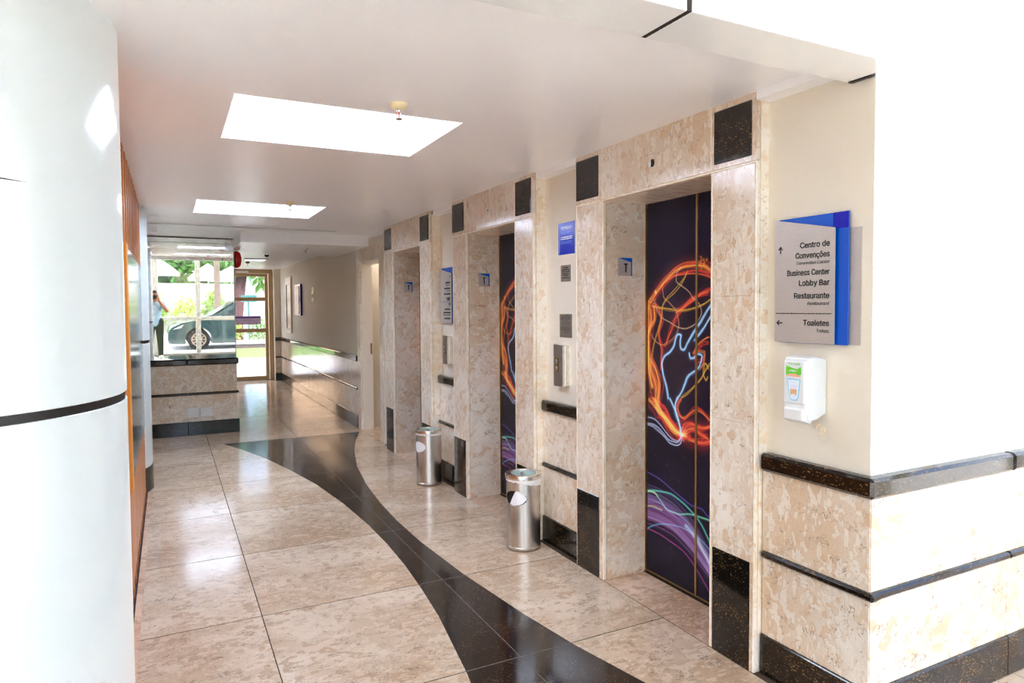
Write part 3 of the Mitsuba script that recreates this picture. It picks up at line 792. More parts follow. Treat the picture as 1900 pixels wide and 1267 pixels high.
em = thing('wall_mirror', 'large wall mirror above the stone dado at the end of the passage, reflecting the entrance', 'mirror')
part(em, 'glass', mir(box(-1.3, 0.77, -0.003, 0.0, 0.972, 2.492)), 'm_mirror')
part(em, 'backing', cat(mir(box(-1.3, 0.769, 0.0005, 0.004, 0.973, 2.491)), box(-1.3, 0.764, 9.434, 9.4599, 0.975, 2.48)), 'm_dark')
for k, (x0, x1) in enumerate(((0.196, 0.326), (0.346, 0.482))):
    s = thing('wall_socket', 'blank white socket plate low on the end wall, ' + ('the one on the column side' if k == 0 else 'the one on the corridor side'), 'socket', 'socket plates below the mirror')
    part(s, 'plate', box(x0, x1, 9.442, 9.452, 0.226, 0.35, 0.003), 'm_white_plastic')
    part(s, 'insert', box(x0 + 0.03, x1 - 0.03, 9.44, 9.443, 0.25, 0.326, 0.001), 'm_white_plastic')


# ------------------------------------------------------------------ ceiling fittings
def recessed_light(r, label):
    x0, x1, y0, y1 = r
    t = thing('ceiling_light', label, 'ceiling light', 'recessed ceiling lights')
    o, zt = 0.07, 2.70
    hs = cat(box(x0 - o - .02, x0 - o, y0 - o, y1 + o, 2.546, zt), box(x1 + o, x1 + o + .02, y0 - o, y1 + o, 2.546, zt), box(x0 - o, x1 + o, y0 - o - .02, y0 - o, 2.546, zt),
             box(x0 - o, x1 + o, y1 + o, y1 + o + .02, 2.546, zt), box(x0 - o - .02, x1 + o + .02, y0 - o - .02, y1 + o + .02, zt, zt + .02))
    part(t, 'housing', hs, 'm_fixture')
    lip = cat(box(x0 - .0015, x0 + .0005, y0, y1, 2.504, 2.546), box(x1 - .0005, x1 + .0015, y0, y1, 2.504, 2.546), box(x0, x1, y0 - .0015, y0 + .0005, 2.504, 2.546), box(x0, x1, y1 - .0005, y1 + .0015, 2.504, 2.546))
    part(t, 'rim', lip, 'm_fixture')
    v = np.array([[x0 - .01, y0 - .01, zt - .03], [x0 - .01, y1 + .01, zt - .03], [x1 + .01, y1 + .01, zt - .03], [x1 + .01, y0 - .01, zt - .03]])
    part(t, 'diffuser', (v, np.array([[0, 1, 2, 3]])), 'm_fixture', emitter={'type': 'area', 'radiance': {'type': 'rgb', 'value': list(LIGHT_RADIANCE)}})


recessed_light(L1, 'large recessed white ceiling light, the bigger-looking one near the entrance')
recessed_light(L2, 'recessed white ceiling light further in, next to the slot vent')
sl = thing('slot_vent', 'long narrow slot vent in the ceiling before the end wall', 'vent')
part(sl, 'frame', cat(box(SLOT[0], SLOT[1], SLOT[2], SLOT[2] + .03, 2.5, 2.52), box(SLOT[0], SLOT[1], SLOT[3] - .03, SLOT[3], 2.5, 2.52), box(SLOT[1] - .03, SLOT[1], SLOT[2], SLOT[3], 2.5, 2.52)), 'm_white_gloss')
part(sl, 'slot', box(SLOT[0], SLOT[1], SLOT[2], SLOT[3], 2.53, 2.56), 'm_dark')


def sprinkler(x, y, z, label, cup='m_ivory'):
    t = thing('sprinkler', label, 'sprinkler', 'ceiling sprinklers')
    part(t, 'cup', lathe([(0, 0), (0.040, 0), (0.041, -0.004), (0.034, -0.016), (0.022, -0.024), (0.012, -0.026), (0, -0.026)], (x, y, z), 28), cup, 50)
    part(t, 'nozzle', lathe([(0, -0.024), (0.0105, -0.024), (0.012, -0.03), (0.009, -0.036), (0, -0.036)], (x, y, z), 16), 'm_chrome', 40)
    yoke = [tube([(x + s * 0.010 * math.sin(a), y, z - 0.034 - 0.03 * i / 8) for i, a in enumerate(np.linspace(0.4, math.pi - 0.35, 9))], 0.0018, 6) for s in (-1, 1)]
    part(t, 'yoke', cat(*yoke), 'm_chrome')
    part(t, 'bulb', cyl((x, y, z - 0.037), (x, y, z - 0.060), 0.0024, 8), 'm_red')
    part(t, 'deflector', lathe([(0, -0.062), (0.013, -0.064), (0.0145, -0.066), (0.013, -0.068), (0, -0.068)], (x, y, z), 20), 'm_alu_dark', 40)


sprinkler(0.934, 2.923, 2.505, 'brass-cupped sprinkler head beside the big ceiling light near the entrance')
sprinkler(0.945, 5.987, 2.505, 'sprinkler head on the ceiling beside the second ceiling light')
sprinkler(1.58, 8.862, 2.372, 'white-cupped sprinkler head under the dropped soffit', 'm_white_plastic')
sprinkler(1.36, 13.6, 2.485, 'small dark sprinkler head on the corridor ceiling before the glass door', 'm_alu_dark')
sd = thing('smoke_detector', 'tiny dark round detector on the corridor ceiling', 'smoke detector')
part(sd, 'body', lathe([(0, 0), (0.035, 0), (0.032, -0.03), (0.02, -0.045), (0, -0.047)], (1.44, 11.5, 2.485), 24), 'm_dark', 40)
part(sd, 'base', lathe([(0, 0), (0.045, 0), (0.045, -0.008), (0, -0.008)], (1.44, 11.5, 2.485), 24), 'm_white_plastic', 40)
cl = thing('downlight', 'flat white downlight on the corridor ceiling near the glass door', 'ceiling light')
part(cl, 'rim', cat(box(1.22, 1.60, 12.6, 12.98, 2.470, 2.4849, 0.004)), 'm_white_gloss')
part(cl, 'diffuser', box(1.25, 1.57, 12.63, 12.95, 2.466, 2.471), 'm_letter_white', emitter={'type': 'area', 'radiance': {'type': 'rgb', 'value': [1.2, 1.15, 1.2]}})
fb = thing('alarm_bell', 'round red alarm bell on the corridor wall at the mirror edge', 'bell')
m = lathe([(0, 0), (0.105, 0), (0.112, 0.012), (0.108, 0.045), (0.085, 0.07), (0.04, 0.082), (0, 0.084)], n=36)
m.apply_transform(frame_T((0, 1, 0), (0, 0, 1), (0.80, 9.62, 2.255)))
part(fb, 'gong', m, 'm_red', 40)
m = lathe([(0, -0.016), (0.06, -0.016), (0.06, 0.0), (0, 0.0)], n=24)
m.apply_transform(frame_T((0, 1, 0), (0, 0, 1), (0.80, 9.62, 2.255)))
part(fb, 'base', m, 'm_black', 40)


# ------------------------------------------------------------------ signs on the elevator wall
def on_wall(mesh, yl, z0, x):
    mesh.apply_transform(wall_T((x, yl * 1.011, 1.6 + (z0 - 1.6) * 1.011)))
    return mesh


SY, SZ, SX = 2.000, 1.452, XW
sg = thing('directional_sign', 'silver and blue directional sign pointing to the convention center and toilets, above the soap dispenser', 'sign')
part(sg, 'back_plate', on_wall(prism(sbox(0.10, 0.0, 0.374, 0.443), 0, 0.005), SY, SZ, SX), 'm_aluminium')
part(sg, 'blue_plate', on_wall(prism(Polygon([(0.006, -0.002), (0.33, -0.002), (0.33, 0.506), (0.006, 0.506)]), 0.012, 0.018), SY, SZ, SX), 'm_blue')
part(sg, 'blue_tab', on_wall(prism(sbox(0.263, 0.4445, 0.3295, 0.5055), 0.0181, 0.0192), SY, SZ, SX), 'm_blue_deep')
part(sg, 'face_plate', on_wall(prism(Polygon([(0, 0), (0.284, 0), (0.284, 0.447), (0, 0.505)]), 0.03, 0.034), SY, SZ, SX), 'm_aluminium')
for u, v in ((0.03, 0.05), (0.25, 0.05), (0.03, 0.42), (0.25, 0.38)):
    part(sg, 'spacer', on_wall(prism(sbox(u - .012, v - .012, u + .012, v + .012), 0.0185, 0.031), SY, SZ, SX), 'm_alu_dark')
RX = 0.262


def sign_line(t, h, zc, w, shear=0.0, bold=True, m='m_ink'):
    q = text(t, h, None, w, shear, bold)
    q.apply_translation((RX - q.bounds[1][0], 0, 0))
    return part(sg, 'lettering', on_wall(q, SY, SZ + zc, SX - 0.0341), m)


sign_line('Centro de', 0.0215, 0.376, 0.137)
sign_line('Convenções', 0.0215, 0.336, 0.159)
sign_line('Convention Center', 0.0125, 0.3105, 0.153, 0.2, False)
sign_line('Business Center', 0.0215, 0.2685, 0.199)
sign_line('Lobby Bar', 0.0215, 0.227, 0.141)
sign_line('Restaurante', 0.0215, 0.177, 0.164)
sign_line('Restaurant', 0.0130, 0.1505, 0.098, 0.2, False)
sign_line('Toaletes', 0.0215, 0.070, 0.119)
sign_line('Toilets', 0.0130, 0.0440, 0.057, 0.2, False)
part(sg, 'divider', on_wall(prism(sbox(0.006, 0.1165, 0.272, 0.1195), 0, 0.001), SY, SZ, SX - 0.0341), 'm_ink')


def arrow(rot):
    a = unary_union([sbox(-0.0022, -0.014, 0.0022, 0.014), Polygon([(0, 0.0165), (0.0115, 0.003), (0.0085, 0.0005), (0, 0.010), (-0.0085, 0.0005), (-0.0115, 0.003)])])
    return affinity.rotate(a, rot, origin=(0, 0))


for rot, u, v in ((0, 0.028, 0.378), (90, 0.026, 0.079)):
    part(sg, 'arrow', on_wall(prism(affinity.translate(arrow(rot), u, v), 0, 0.001), SY, SZ, SX - 0.0341), 'm_ink')


def word_lines(rows, h, d=0.0006):
    """Print too small to read: rows of (x0, x1, z) drawn as runs of short strokes."""
    r = random.Random(int(1000 * sum(q[2] for q in rows)))
    out = []
    for x0, x1, z in rows:
        x = x0
        while x < x1 - 0.002:
            w = min(r.uniform(0.010, 0.022), x1 - x)
            out.append(prism(sbox(x, z, x + w, z + h * r.uniform(0.8, 1.0)), 0, d))
            x += w + 0.003
    return cat(*out)


nt = thing('blue_notice', 'glossy blue notice with white print, topmost on the wall beside the call buttons', 'notice')
part(nt, 'sheet', on_wall(prism(sbox(0, 0, 0.196, 0.205), 0, 0.003), 3.792, 1.938, XW), 'm_notice')
part(nt, 'print', on_wall(word_lines([(0.035, 0.165, 0.172), (0.045, 0.155, 0.160)], 0.007), 3.792, 1.938, XW - 0.003), 'm_letter_white')
part(nt, 'print', on_wall(word_lines([(0.04, 0.16, 0.142), (0.055, 0.145, 0.131)], 0.004), 3.792, 1.938, XW - 0.003), 'm_notice_light')
part(nt, 'print', on_wall(word_lines([(0.03, 0.175, 0.108), (0.025, 0.17, 0.096)], 0.008), 3.792, 1.938, XW - 0.003), 'm_letter_white')
part(nt, 'print', on_wall(word_lines([(0.03, 0.165, 0.079), (0.03, 0.165, 0.068), (0.165, 0.18, 0.052)], 0.005), 3.792, 1.938, XW - 0.003), 'm_notice_light')
part(nt, 'streak', on_wall(prism(Polygon([(0.004, 0.0), (0.016, 0.0), (0.022, 0.07), (0.02, 0.16), (0.012, 0.14), (0.004, 0.09)]), 0, 0.0008), 3.792, 1.938, XW - 0.003), 'm_notice_light')
p1 = thing('plaque', 'small metal plaque with dark print below the blue notice', 'plaque')
part(p1, 'plate', on_wall(prism(rrect(0, 0.118, 0, 0.105, .003), 0, 0.003), 3.763, 1.765, XW), 'm_alu_dark')
part(p1, 'print', on_wall(word_lines([(0.03, 0.09, 0.086), (0.018, 0.1, 0.073), (0.014, 0.104, 0.060), (0.018, 0.1, 0.047), (0.03, 0.088, 0.036), (0.014, 0.104, 0.020)], 0.006), 3.763, 1.765, XW - 0.003), 'm_ink')
p2 = thing('plaque', 'taller metal plaque with fine print just above the call-button panel', 'plaque')
part(p2, 'plate', on_wall(prism(rrect(0, 0.147, 0, 0.152, .003), 0, 0.003), 3.779, 1.405, XW), 'm_alu_dark')
part(p2, 'print', on_wall(word_lines([(0.03, 0.125, 0.138), (0.018, 0.13, 0.128), (0.018, 0.13, 0.119), (0.05, 0.1, 0.108), (0.02, 0.125, 0.096), (0.03, 0.12, 0.086), (0.02, 0.13, 0.066), (0.018, 0.13, 0.056), (0.02, 0.13, 0.046), (0.045, 0.1, 0.032)], 0.004), 3.779, 1.405, XW - 0.003), 'm_ink_grey')


def call_panel(yl, z0, h, label):
    t = thing('call_panel', label, 'call button panel', 'elevator call panels')
    pl = Polygon([(0.0, 0.004), (0.004, 0.0), (0.122, 0.004), (0.126, 0.008), (0.126, h - 0.008), (0.122, h - 0.004), (0.004, h), (0.0, h - 0.004)])
    part(t, 'back_box', on_wall(prism(rrect(0.02, 0.122, 0.006, h - 0.006), 0, 0.03), yl, z0, XW), 'm_chrome')
    part(t, 'face', on_wall(prism(affinity.scale(pl, 0.80, 1, origin=(0, 0)), 0.03, 0.046), yl, z0, XW), 'm_alu_dark')
    part(t, 'side_trim', on_wall(prism(sbox(0.104, 0.006, 0.119, h - 0.006), 0.028, 0.05), yl, z0, XW), 'm_chrome')
    part(t, 'button_plate', on_wall(prism(rrect(0.030, 0.072, h * 0.34, h * 0.72, .003), 0.046, 0.048), yl, z0, XW), 'm_brass')
    for v in (0.43, 0.6):
        b = lathe([(0, 0.048), (0.014, 0.048), (0.014, 0.053), (0.010, 0.056), (0, 0.056)], (0.051, h * v, 0), 20)
        b = on_wall(b, yl, z0, XW)
        key = part(t, 'button', b, 'm_chrome', 40)
        part(key, 'ring', on_wall(lathe([(0.0142, 0.048), (0.0175, 0.048), (0.0175, 0.0505), (0.0142, 0.0505)], (0.051, h * v, 0), 20), yl, z0, XW), 'm_ink', 40)


call_panel(3.787, 1.088, 0.274, 'slim metal call panel with two round buttons beside the blue notice')
call_panel(5.780, 1.088, 0.265, 'slim metal call panel with two round buttons under the floor directory')
ds = thing('floor_directory', 'tall silver floor directory with blue top between the middle elevator and the next portal', 'sign')
part(ds, 'blue_plate', on_wall(prism(sbox(0.0, 0.0, 0.27, 0.51), 0.004, 0.01), 5.885, 1.46, XW), 'm_blue')
part(ds, 'face_plate', on_wall(prism(Polygon([(0.012, 0), (0.275, 0), (0.275, 0.455), (0.012, 0.50)]), 0.02, 0.024), 5.885, 1.46, XW), 'm_aluminium')
part(ds, 'spacer', on_wall(prism(sbox(0.05, 0.05, 0.2, 0.4), 0.0, 0.021), 5.885, 1.46, XW), 'm_alu_dark')
for s_, zz in (('T', 0.405), ('SS', 0.163)):
    q = text(s_, 0.022, 0.25)
    part(ds, 'lettering', on_wall(q, 5.885, 1.46 + zz, XW - 0.0241), 'm_ink')
part(ds, 'print', on_wall(word_lines([(0.13, 0.25, 0.365), (0.11, 0.25, 0.312), (0.10, 0.25, 0.262), (0.15, 0.25, 0.225), (0.17, 0.25, 0.208)], 0.015), 5.885, 1.46, XW - 0.0241), 'm_ink')
part(ds, 'print', on_wall(word_lines([(0.14, 0.25, 0.346), (0.15, 0.25, 0.293)], 0.008), 5.885, 1.46, XW - 0.0241), 'm_ink_grey')
part(ds, 'print', on_wall(word_lines([(0.11, 0.25, 0.122), (0.08, 0.25, 0.092), (0.10, 0.25, 0.038)], 0.015), 5.885, 1.46, XW - 0.0241), 'm_ink')
part(ds, 'print', on_wall(word_lines([(0.06, 0.25, 0.073)], 0.008), 5.885, 1.46, XW - 0.0241), 'm_ink_grey')
part(ds, 'divider', on_wall(prism(sbox(0.016, 0.196, 0.262, 0.199), 0, 0.001), 5.885, 1.46, XW - 0.0241), 'm_ink')

# soap dispenser
dp = thing('soap_dispenser', 'white wall-mounted soap dispenser with a green label, under the directional sign', 'soap dispenser')


def disp_hull(sections, r=0.008):
    pts = []
    for x, y0, y1, z0, z1 in sections:
        for yy in (y0 + r, y1 - r):
            for zz in (z0 + r, z1 - r):
                s = trimesh.creation.icosphere(1, r)
                pts.append(s.vertices + np.array([x, yy, zz]))
    return trimesh.convex.convex_hull(np.vstack(pts))


yA, yB = 1.772 * 1.011, 1.892 * 1.011
part(dp, 'body', disp_hull([(XW - 0.002 - .008, yA, yB, 1.170, 1.392), (XW - 0.06, yA, yB, 1.150, 1.402), (XW - 0.092, yA + .002, yB - .002, 1.148, 1.398), (XW - 0.102, yA + .006, yB - .006, 1.20, 1.37)], 0.010), 'm_white_gloss', 40)
part(dp, 'front_cover', disp_hull([(XW - 0.095, yA + .004, yB - .004, 1.205, 1.394), (XW - 0.110, yA + .010, yB - .010, 1.213, 1.384)], 0.008), 'm_white_gloss', 40)
part(dp, 'pump_lever', disp_hull([(XW - 0.085, yA + .006, yB - .006, 1.136, 1.202), (XW - 0.112, yA + .012, yB - .012, 1.146, 1.199)], 0.010), 'm_white_plastic', 40)
FX = XW - 0.1181


def on_disp(poly, d0, d1, m, name, label=None):
    part(dp, name, on_wall(prism(poly, d0, d1), (yB - 0.018) / 1.011, 1.2143, FX), m, label=label)


on_disp(Polygon([(0.006, 0.116), (0.03, 0.112), (0.055, 0.116), (0.078, 0.120), (0.078, 0.152), (0.06, 0.142), (0.04, 0.144), (0.02, 0.150), (0.006, 0.153)]), 0, 0.0008, 'm_green', 'label', 'green label')
on_disp(Polygon([(0.006, 0.112), (0.02, 0.121), (0.045, 0.124), (0.065, 0.119), (0.078, 0.111)]), 0.0004, 0.0012, 'm_skin_print', 'label')
q = text('CLEAN', 0.010, None, 0.052, 0, False, 0.0008)
q.apply_translation((0.018, 0.157, 0))
part(dp, 'lettering', on_wall(q, (yB - 0.018) / 1.011, 1.2143, FX), 'm_lettergreen')
wl_ = word_lines([(0.028, 0.055, 0.135), (0.02, 0.06, 0.131)], 0.0025)
part(dp, 'print', on_wall(wl_, (yB - 0.018) / 1.011, 1.2143, FX - 0.0009), 'm_letter_white')
win = Polygon([(0.012, 0.098), (0.016, 0.103), (0.072, 0.103), (0.076, 0.098), (0.068, 0.03), (0.058, 0.016), (0.032, 0.016), (0.022, 0.03)])
on_disp(win, 0, 0.0010, 'm_lightblue', 'window_rim', 'pale blue rim')
on_disp(win.buffer(-0.005), 0.0002, 0.0014, 'm_paleblue', 'window')
part(dp, 'print', on_wall(word_lines([(0.024, 0.064, 0.088), (0.026, 0.062, 0.076), (0.028, 0.062, 0.070), (0.03, 0.06, 0.064)], 0.0028), (yB - 0.018) / 1.011, 1.2143, FX - 0.0014), 'm_purple')
on_disp(Polygon([(0.028, 0.062), (0.06, 0.062), (0.058, 0.037), (0.052, 0.042), (0.044, 0.044), (0.036, 0.041), (0.030, 0.037)]), 0.0006, 0.0018, 'm_tan', 'label')
rs = random.Random(3)
spots = []
for k in range(16):
    u, v = rs.gauss(0, 0.012), rs.gauss(0, 0.016)
    spots.append(trimesh.creation.icosphere(1, rs.uniform(0.002, 0.005)))
    spots[-1].apply_scale((0.25, 1, 1.3))
    spots[-1].apply_translation((XW, 1.82 + u, 1.105 + v))
ss = thing('plaster_scar', 'chipped pale patch in the paint right under the soap dispenser', 'chipped paint')
part(ss, 'chips', cat(*spots), 'm_ivory')


# ------------------------------------------------------------------ steel bins
def steel_bin(cx, cy, hole_deg, hole_w, flap, label, droop):
    t = thing('waste_bin', label, 'waste bin', 'steel bins by the elevators')
    c = np.array([cx, cy])
    tocam = -c / np.linalg.norm(c)
    right = np.array([tocam[1], -tocam[0]]) * -1.0
    if right @ np.array([0.89, -0.456]) < 0:
        right = -right

    def at(deg, r, z):
        a = math.radians(deg)
        d = math.cos(a) * tocam + math.sin(a) * right
        return np.array([c[0] + d[0] * r, c[1] + d[1] * r, z])
    R = 0.113
    body = lathe([(R - 0.004, 0.012), (R + 0.002, 0.012), (R + 0.003, 0.016), (R + 0.003, 0.024), (R, 0.027), (R, 0.469), (R - 0.004, 0.469)], (cx, cy, 0), 96)
    body = trimesh.Trimesh(*[np.asarray(q) for q in (lathe([(R - 0.004, 0.012), (R + 0.002, 0.012), (R + 0.003, 0.016), (R + 0.003, 0.024), (R, 0.027), (R, 0.469), (R - 0.004, 0.469), (R - 0.004, 0.012)], (cx, cy, 0), 96).vertices,
                                                              lathe([(R - 0.004, 0.012), (R + 0.002, 0.012), (R + 0.003, 0.016), (R + 0.003, 0.024), (R, 0.027), (R, 0.469), (R - 0.004, 0.469), (R - 0.004, 0.012)], (cx, cy, 0), 96).faces)])
    # oval opening
    p0, p1 = at(hole_deg, 0.05, 0.352), at(hole_deg, 0.2, 0.352)
    ax = (p1 - p0) / np.linalg.norm(p1 - p0)
    side = np.cross((0, 0, 1), ax)
    ov = [np.array([p + side * (math.cos(a) * hole_w) + np.array([0, 0, 1]) * (math.sin(a) * 0.049) for a in np.linspace(0, 2 * math.pi, 28, endpoint=False)]) for p in (p0, p1)]
    cut = trimesh.convex.convex_hull(np.vstack(ov))
    try:
        res = (man(body) - man(cut)).to_mesh()
        body = trimesh.Trimesh(np.asarray(res.vert_properties)[:, :3], np.asarray(res.tri_verts), process=False)
    except Exception:
        pass
    ang = np.arctan2(body.vertices[:, 1] - cy, body.vertices[:, 0] - cx)
    part(t, 'body', body, 'm_steel', 25)
    part(t, 'foot', lathe([(0, 0), (R - 0.002, 0), (R + 0.001, 0.004), (R + 0.001, 0.012), (0, 0.012)], (cx, cy, 0), 64), 'm_alu_dark', 40)
    part(t, 'liner', lathe([(R - 0.008, 0.02), (R - 0.006, 0.44), (R - 0.009, 0.44), (R - 0.012, 0.03), (0, 0.03), (0, 0.02), (R - 0.008, 0.02)], (cx, cy, 0), 48), 'm_black', 40)
    part(t, 'lid', lathe([(R + 0.003, 0.470), (R + 0.008, 0.472), (R + 0.009, 0.494), (R + 0.006, 0.500), (R - 0.012, 0.502), (R - 0.028, 0.499), (R - 0.030, 0.490), (R - 0.016, 0.488), (R + 0.0, 0.470), (R + 0.003, 0.470)], (cx, cy, 0), 72), 'm_chrome', 30)
    part(t, 'ash_bowl', lathe([(R - 0.030, 0.497), (R - 0.034, 0.485), (R - 0.042, 0.462), (0.03, 0.450), (0, 0.449), (0, 0.445), (R - 0.040, 0.456), (R - 0.028, 0.488)], (cx, cy, 0), 48), 'm_bowl', 40)
    part(t, 'bowl_grip', cyl((cx + 0.01, cy + 0.03, 0.450), (cx + 0.01, cy + 0.03, 0.494), 0.014, 18), 'm_chrome', 40)
    # white plastic bag: cuff below the lid and the flap in the opening
    V, Fc = [], []
    n = 72
    for i in range(n):
        d = -180 + 360 * i / n
        lo = 0.470 - 0.014 - droop * max(0.0, math.sin(math.radians(d + 20))) ** 1.3 - 0.002 * math.sin(d * 0.31)
        V += [at(d, R + 0.0025, 0.4705), at(d, R + 0.0035, (lo + 0.4705) / 2), at(d, R + 0.0025, lo), at(d, R + 0.0008, lo)]
    for i in range(n):
        j = (i + 1) % n
        for q in range(3):
            Fc.append((i * 4 + q, i * 4 + q + 1, j * 4 + q + 1, j * 4 + q))
    part(t, 'bag_cuff', (np.array(V), np.array(Fc)), 'm_bag', True)
    a0, a1, slant = flap
    V, Fc, m_, n_ = [], [], 12, 8
    for i in range(m_ + 1):
        d = a0 + (a1 - a0) * i / m_
        dd = (d - hole_deg) / math.degrees(hole_w / R)
        half = 0.049 * math.sqrt(max(0.04, 1 - min(1, dd * dd)))
        for j in range(n_ + 1):
            z = 0.352 - half + 2 * half * j / n_
            V.append(at(d + slant * (j / n_ - 0.5) * (1 - i / m_), R - 0.002 + 0.004 * math.sin(3 * i / m_ + 2 * j / n_), z))
    for i in range(m_):
        for j in range(n_):
            q = i * (n_ + 1) + j
            Fc.append((q, q + n_ + 1, q + n_ + 2, q + 1))
    part(t, 'bag_flap', (np.array(V), np.array(Fc)), 'm_bag', True)
    return t


steel_bin(2.087, 3.943, -30, 0.078, (-40, 12, 26), 'steel bin in front of the call-button wall, white bag hanging loosely at one side', 0.028)
steel_bin(2.09, 5.79, -52, 0.075, (-88, -12, 4), 'steel bin under the floor directory, its opening covered by a white bag', 0.004)

# ------------------------------------------------------------------ corridor: cabinet, sign, notice, glass door
XC = 2.25
cb = thing('wall_cabinet', 'tall narrow white-framed glazed cabinet on the corridor wall near the glass door', 'cabinet')
part(cb, 'frame', cat(box(XC - .03, XC, 14.22, 14.32, 1.10, 2.25, .003), box(XC - .03, XC, 14.80, 14.90, 1.10, 2.25, .003), box(XC - .03, XC, 14.32, 14.80, 1.10, 1.20, .003), box(XC - .03, XC, 14.32, 14.80, 2.10, 2.25, .003)), 'm_white_paint')
part(cb, 'pane', box(XC - .015, XC - .005, 14.32, 14.80, 1.20, 2.10), 'm_alu_dark')
cs = thing('projecting_sign', 'narrow folded sign with a dark blue edge on the corridor wall', 'sign')
part(cs, 'face', box(XC - .05, XC - .04, 13.15, 13.62, 1.49, 2.03), 'm_aluminium')
part(cs, 'blue_plate', box(XC - .04, XC - .004, 13.05, 13.60, 1.475, 2.065), 'm_blue_deep')
gn = thing('green_notice', 'small pale green notice on the corridor wall', 'notice')
part(gn, 'sheet', box(XC - .004, XC, 11.9, 12.14, 1.72, 1.985), 'm_lettergreen')
part(gn, 'picture', box(XC - .006, XC - .004, 11.93, 12.11, 1.79, 1.86), 'm_greygreen')

# the glass door at the far end
d1 = holder('door_1', 'bronze-framed glass door at the far end of the corridor')
YD = 16.1
part(d1, 'frame', cat(box(0.785, 2.15, YD - .05, YD + .07, 2.40, 2.49, .004), box(2.035, 2.15, YD - .06, YD + .07, 0, 2.40, .004), box(0.785, 0.88, YD - .05, YD + .07, 0, 2.4, .004)), 'm_bronze')
part(d1, 'stile', box(1.955, 2.025, YD - .02, YD + .03, 0.01, 2.395, .003), 'm_bronze')
part(d1, 'stile', box(0.89, 0.97, YD - .02, YD + .03, 0.01, 2.395, .003), 'm_bronze')
for z0, z1 in ((0.01, 0.09), (1.08, 1.165), (1.785, 1.86), (2.33, 2.395)):
    part(d1, 'rail', box(0.97, 1.955, YD - .02, YD + .03, z0, z1, .003), 'm_bronze')
for z0, z1 in ((0.09, 1.08), (1.165, 1.785), (1.86, 2.33)):
    part(d1, 'pane', trimesh.Trimesh([[0.97, YD, z0], [1.955, YD, z0], [1.955, YD, z1], [0.97, YD, z1]], [[0, 1, 2], [0, 2, 3]]), 'm_pane')
part(d1, 'closer', box(1.35, 1.62, YD - .07, YD - .02, 2.405, 2.45, .004), 'm_white_plastic')
ps = thing('door_notice', 'violet-headed paper notice stuck on the glass door', 'notice')
part(ps, 'sheet', box(1.30, 1.86, YD - .012, YD - .008, 1.255, 1.445), 'm_purple')
part(ps, 'heading', box(1.31, 1.85, YD - .014, YD - .012, 1.395, 1.435), 'm_purple_dark')
q = word_lines([(0.02, 0.54, z) for z in (0.03, 0.055, 0.08, 0.105)], 0.009)
q.apply_transform(front_T((1.30, YD - .0125, 1.255)))
part(ps, 'print', q, 'm_purple_dark')
struct('wall_corridor_end', cat(box(2.12, 2.6, 15.8, 16.25, 0, 2.53), box(0.5, 2.6, 16.04, 16.2, 2.49, 2.6)), 'm_cream')
dado('wall_corridor_end', (2.12, 15.8), (2.235, 15.8), (0, -1))

# ------------------------------------------------------------------ glazed entrance front behind the photographer
w1 = holder('window_1', 'white-framed entrance glazing, seen in the mirror')
YG = -1.2
posts = [-2.95, -2.1, -1.08, -0.06, 0.96, 1.98, 3.0, 4.02, 4.95]
for x in posts:
    part(w1, 'mullion', box(x - .06, x + .06, YG - .05, YG + .05, -0.07, 3.0, .006), 'm_frame')
for i in range(len(posts) - 1):
    for z in (-0.02, 0.95, 2.62, 2.96):
        part(w1, 'transom', box(posts[i] + .05, posts[i + 1] - .05, YG - .04, YG + .04, z - .05, z + .05, .005), 'm_frame')
    for z0, z1 in ((0.03, 0.90), (1.0, 2.57), (2.67, 2.91)):
        part(w1, 'pane', trimesh.Trimesh([[posts[i] + .05, YG, z0], [posts[i + 1] - .05, YG, z0], [posts[i + 1] - .05, YG, z1], [posts[i] + .05, YG, z1]], [[0, 1, 2], [0, 2, 3]]), 'm_pane')

for y in (-0.25, 0.68, 1.56):
    part(w1, 'mullion', box(4.95, 5.05, y - .04, y + .04, -0.07, 3.0, .006), 'm_frame')
for y0, y1 in ((-1.15, -0.29), (-0.21, 0.64), (0.72, 1.52)):
    for z in (-0.02, 0.95, 2.62, 2.96):
        part(w1, 'transom', box(4.96, 5.04, y0, y1, z - .05, z + .05, .005), 'm_frame')
    for z0, z1 in ((0.03, 0.90), (1.0, 2.57), (2.67, 2.91)):
        part(w1, 'pane', trimesh.Trimesh([[5.0, y0, z0], [5.0, y1, z0], [5.0, y1, z1], [5.0, y0, z1]], [[0, 1, 2], [0, 2, 3]]), 'm_pane')

# ------------------------------------------------------------------ outside
struct('ground', cat(box(-60, 60, -80, -1.26, -0.6, -0.1), box(5.06, 60, -1.26, 12, -0.6, -0.1)), 'm_street')
gw = thing('garden_wall', 'low white garden wall behind the parked car, seen in the mirror', 'wall')
labels[gw]['kind'] = 'structure'
put(gw, box(-14, 22, -11.6, -11.2, -0.3, 1.86), 'm_garden_wall')
struct('terrace', box(-30, 40, -70, -11.6, -0.3, 0.55), 'm_pavement')


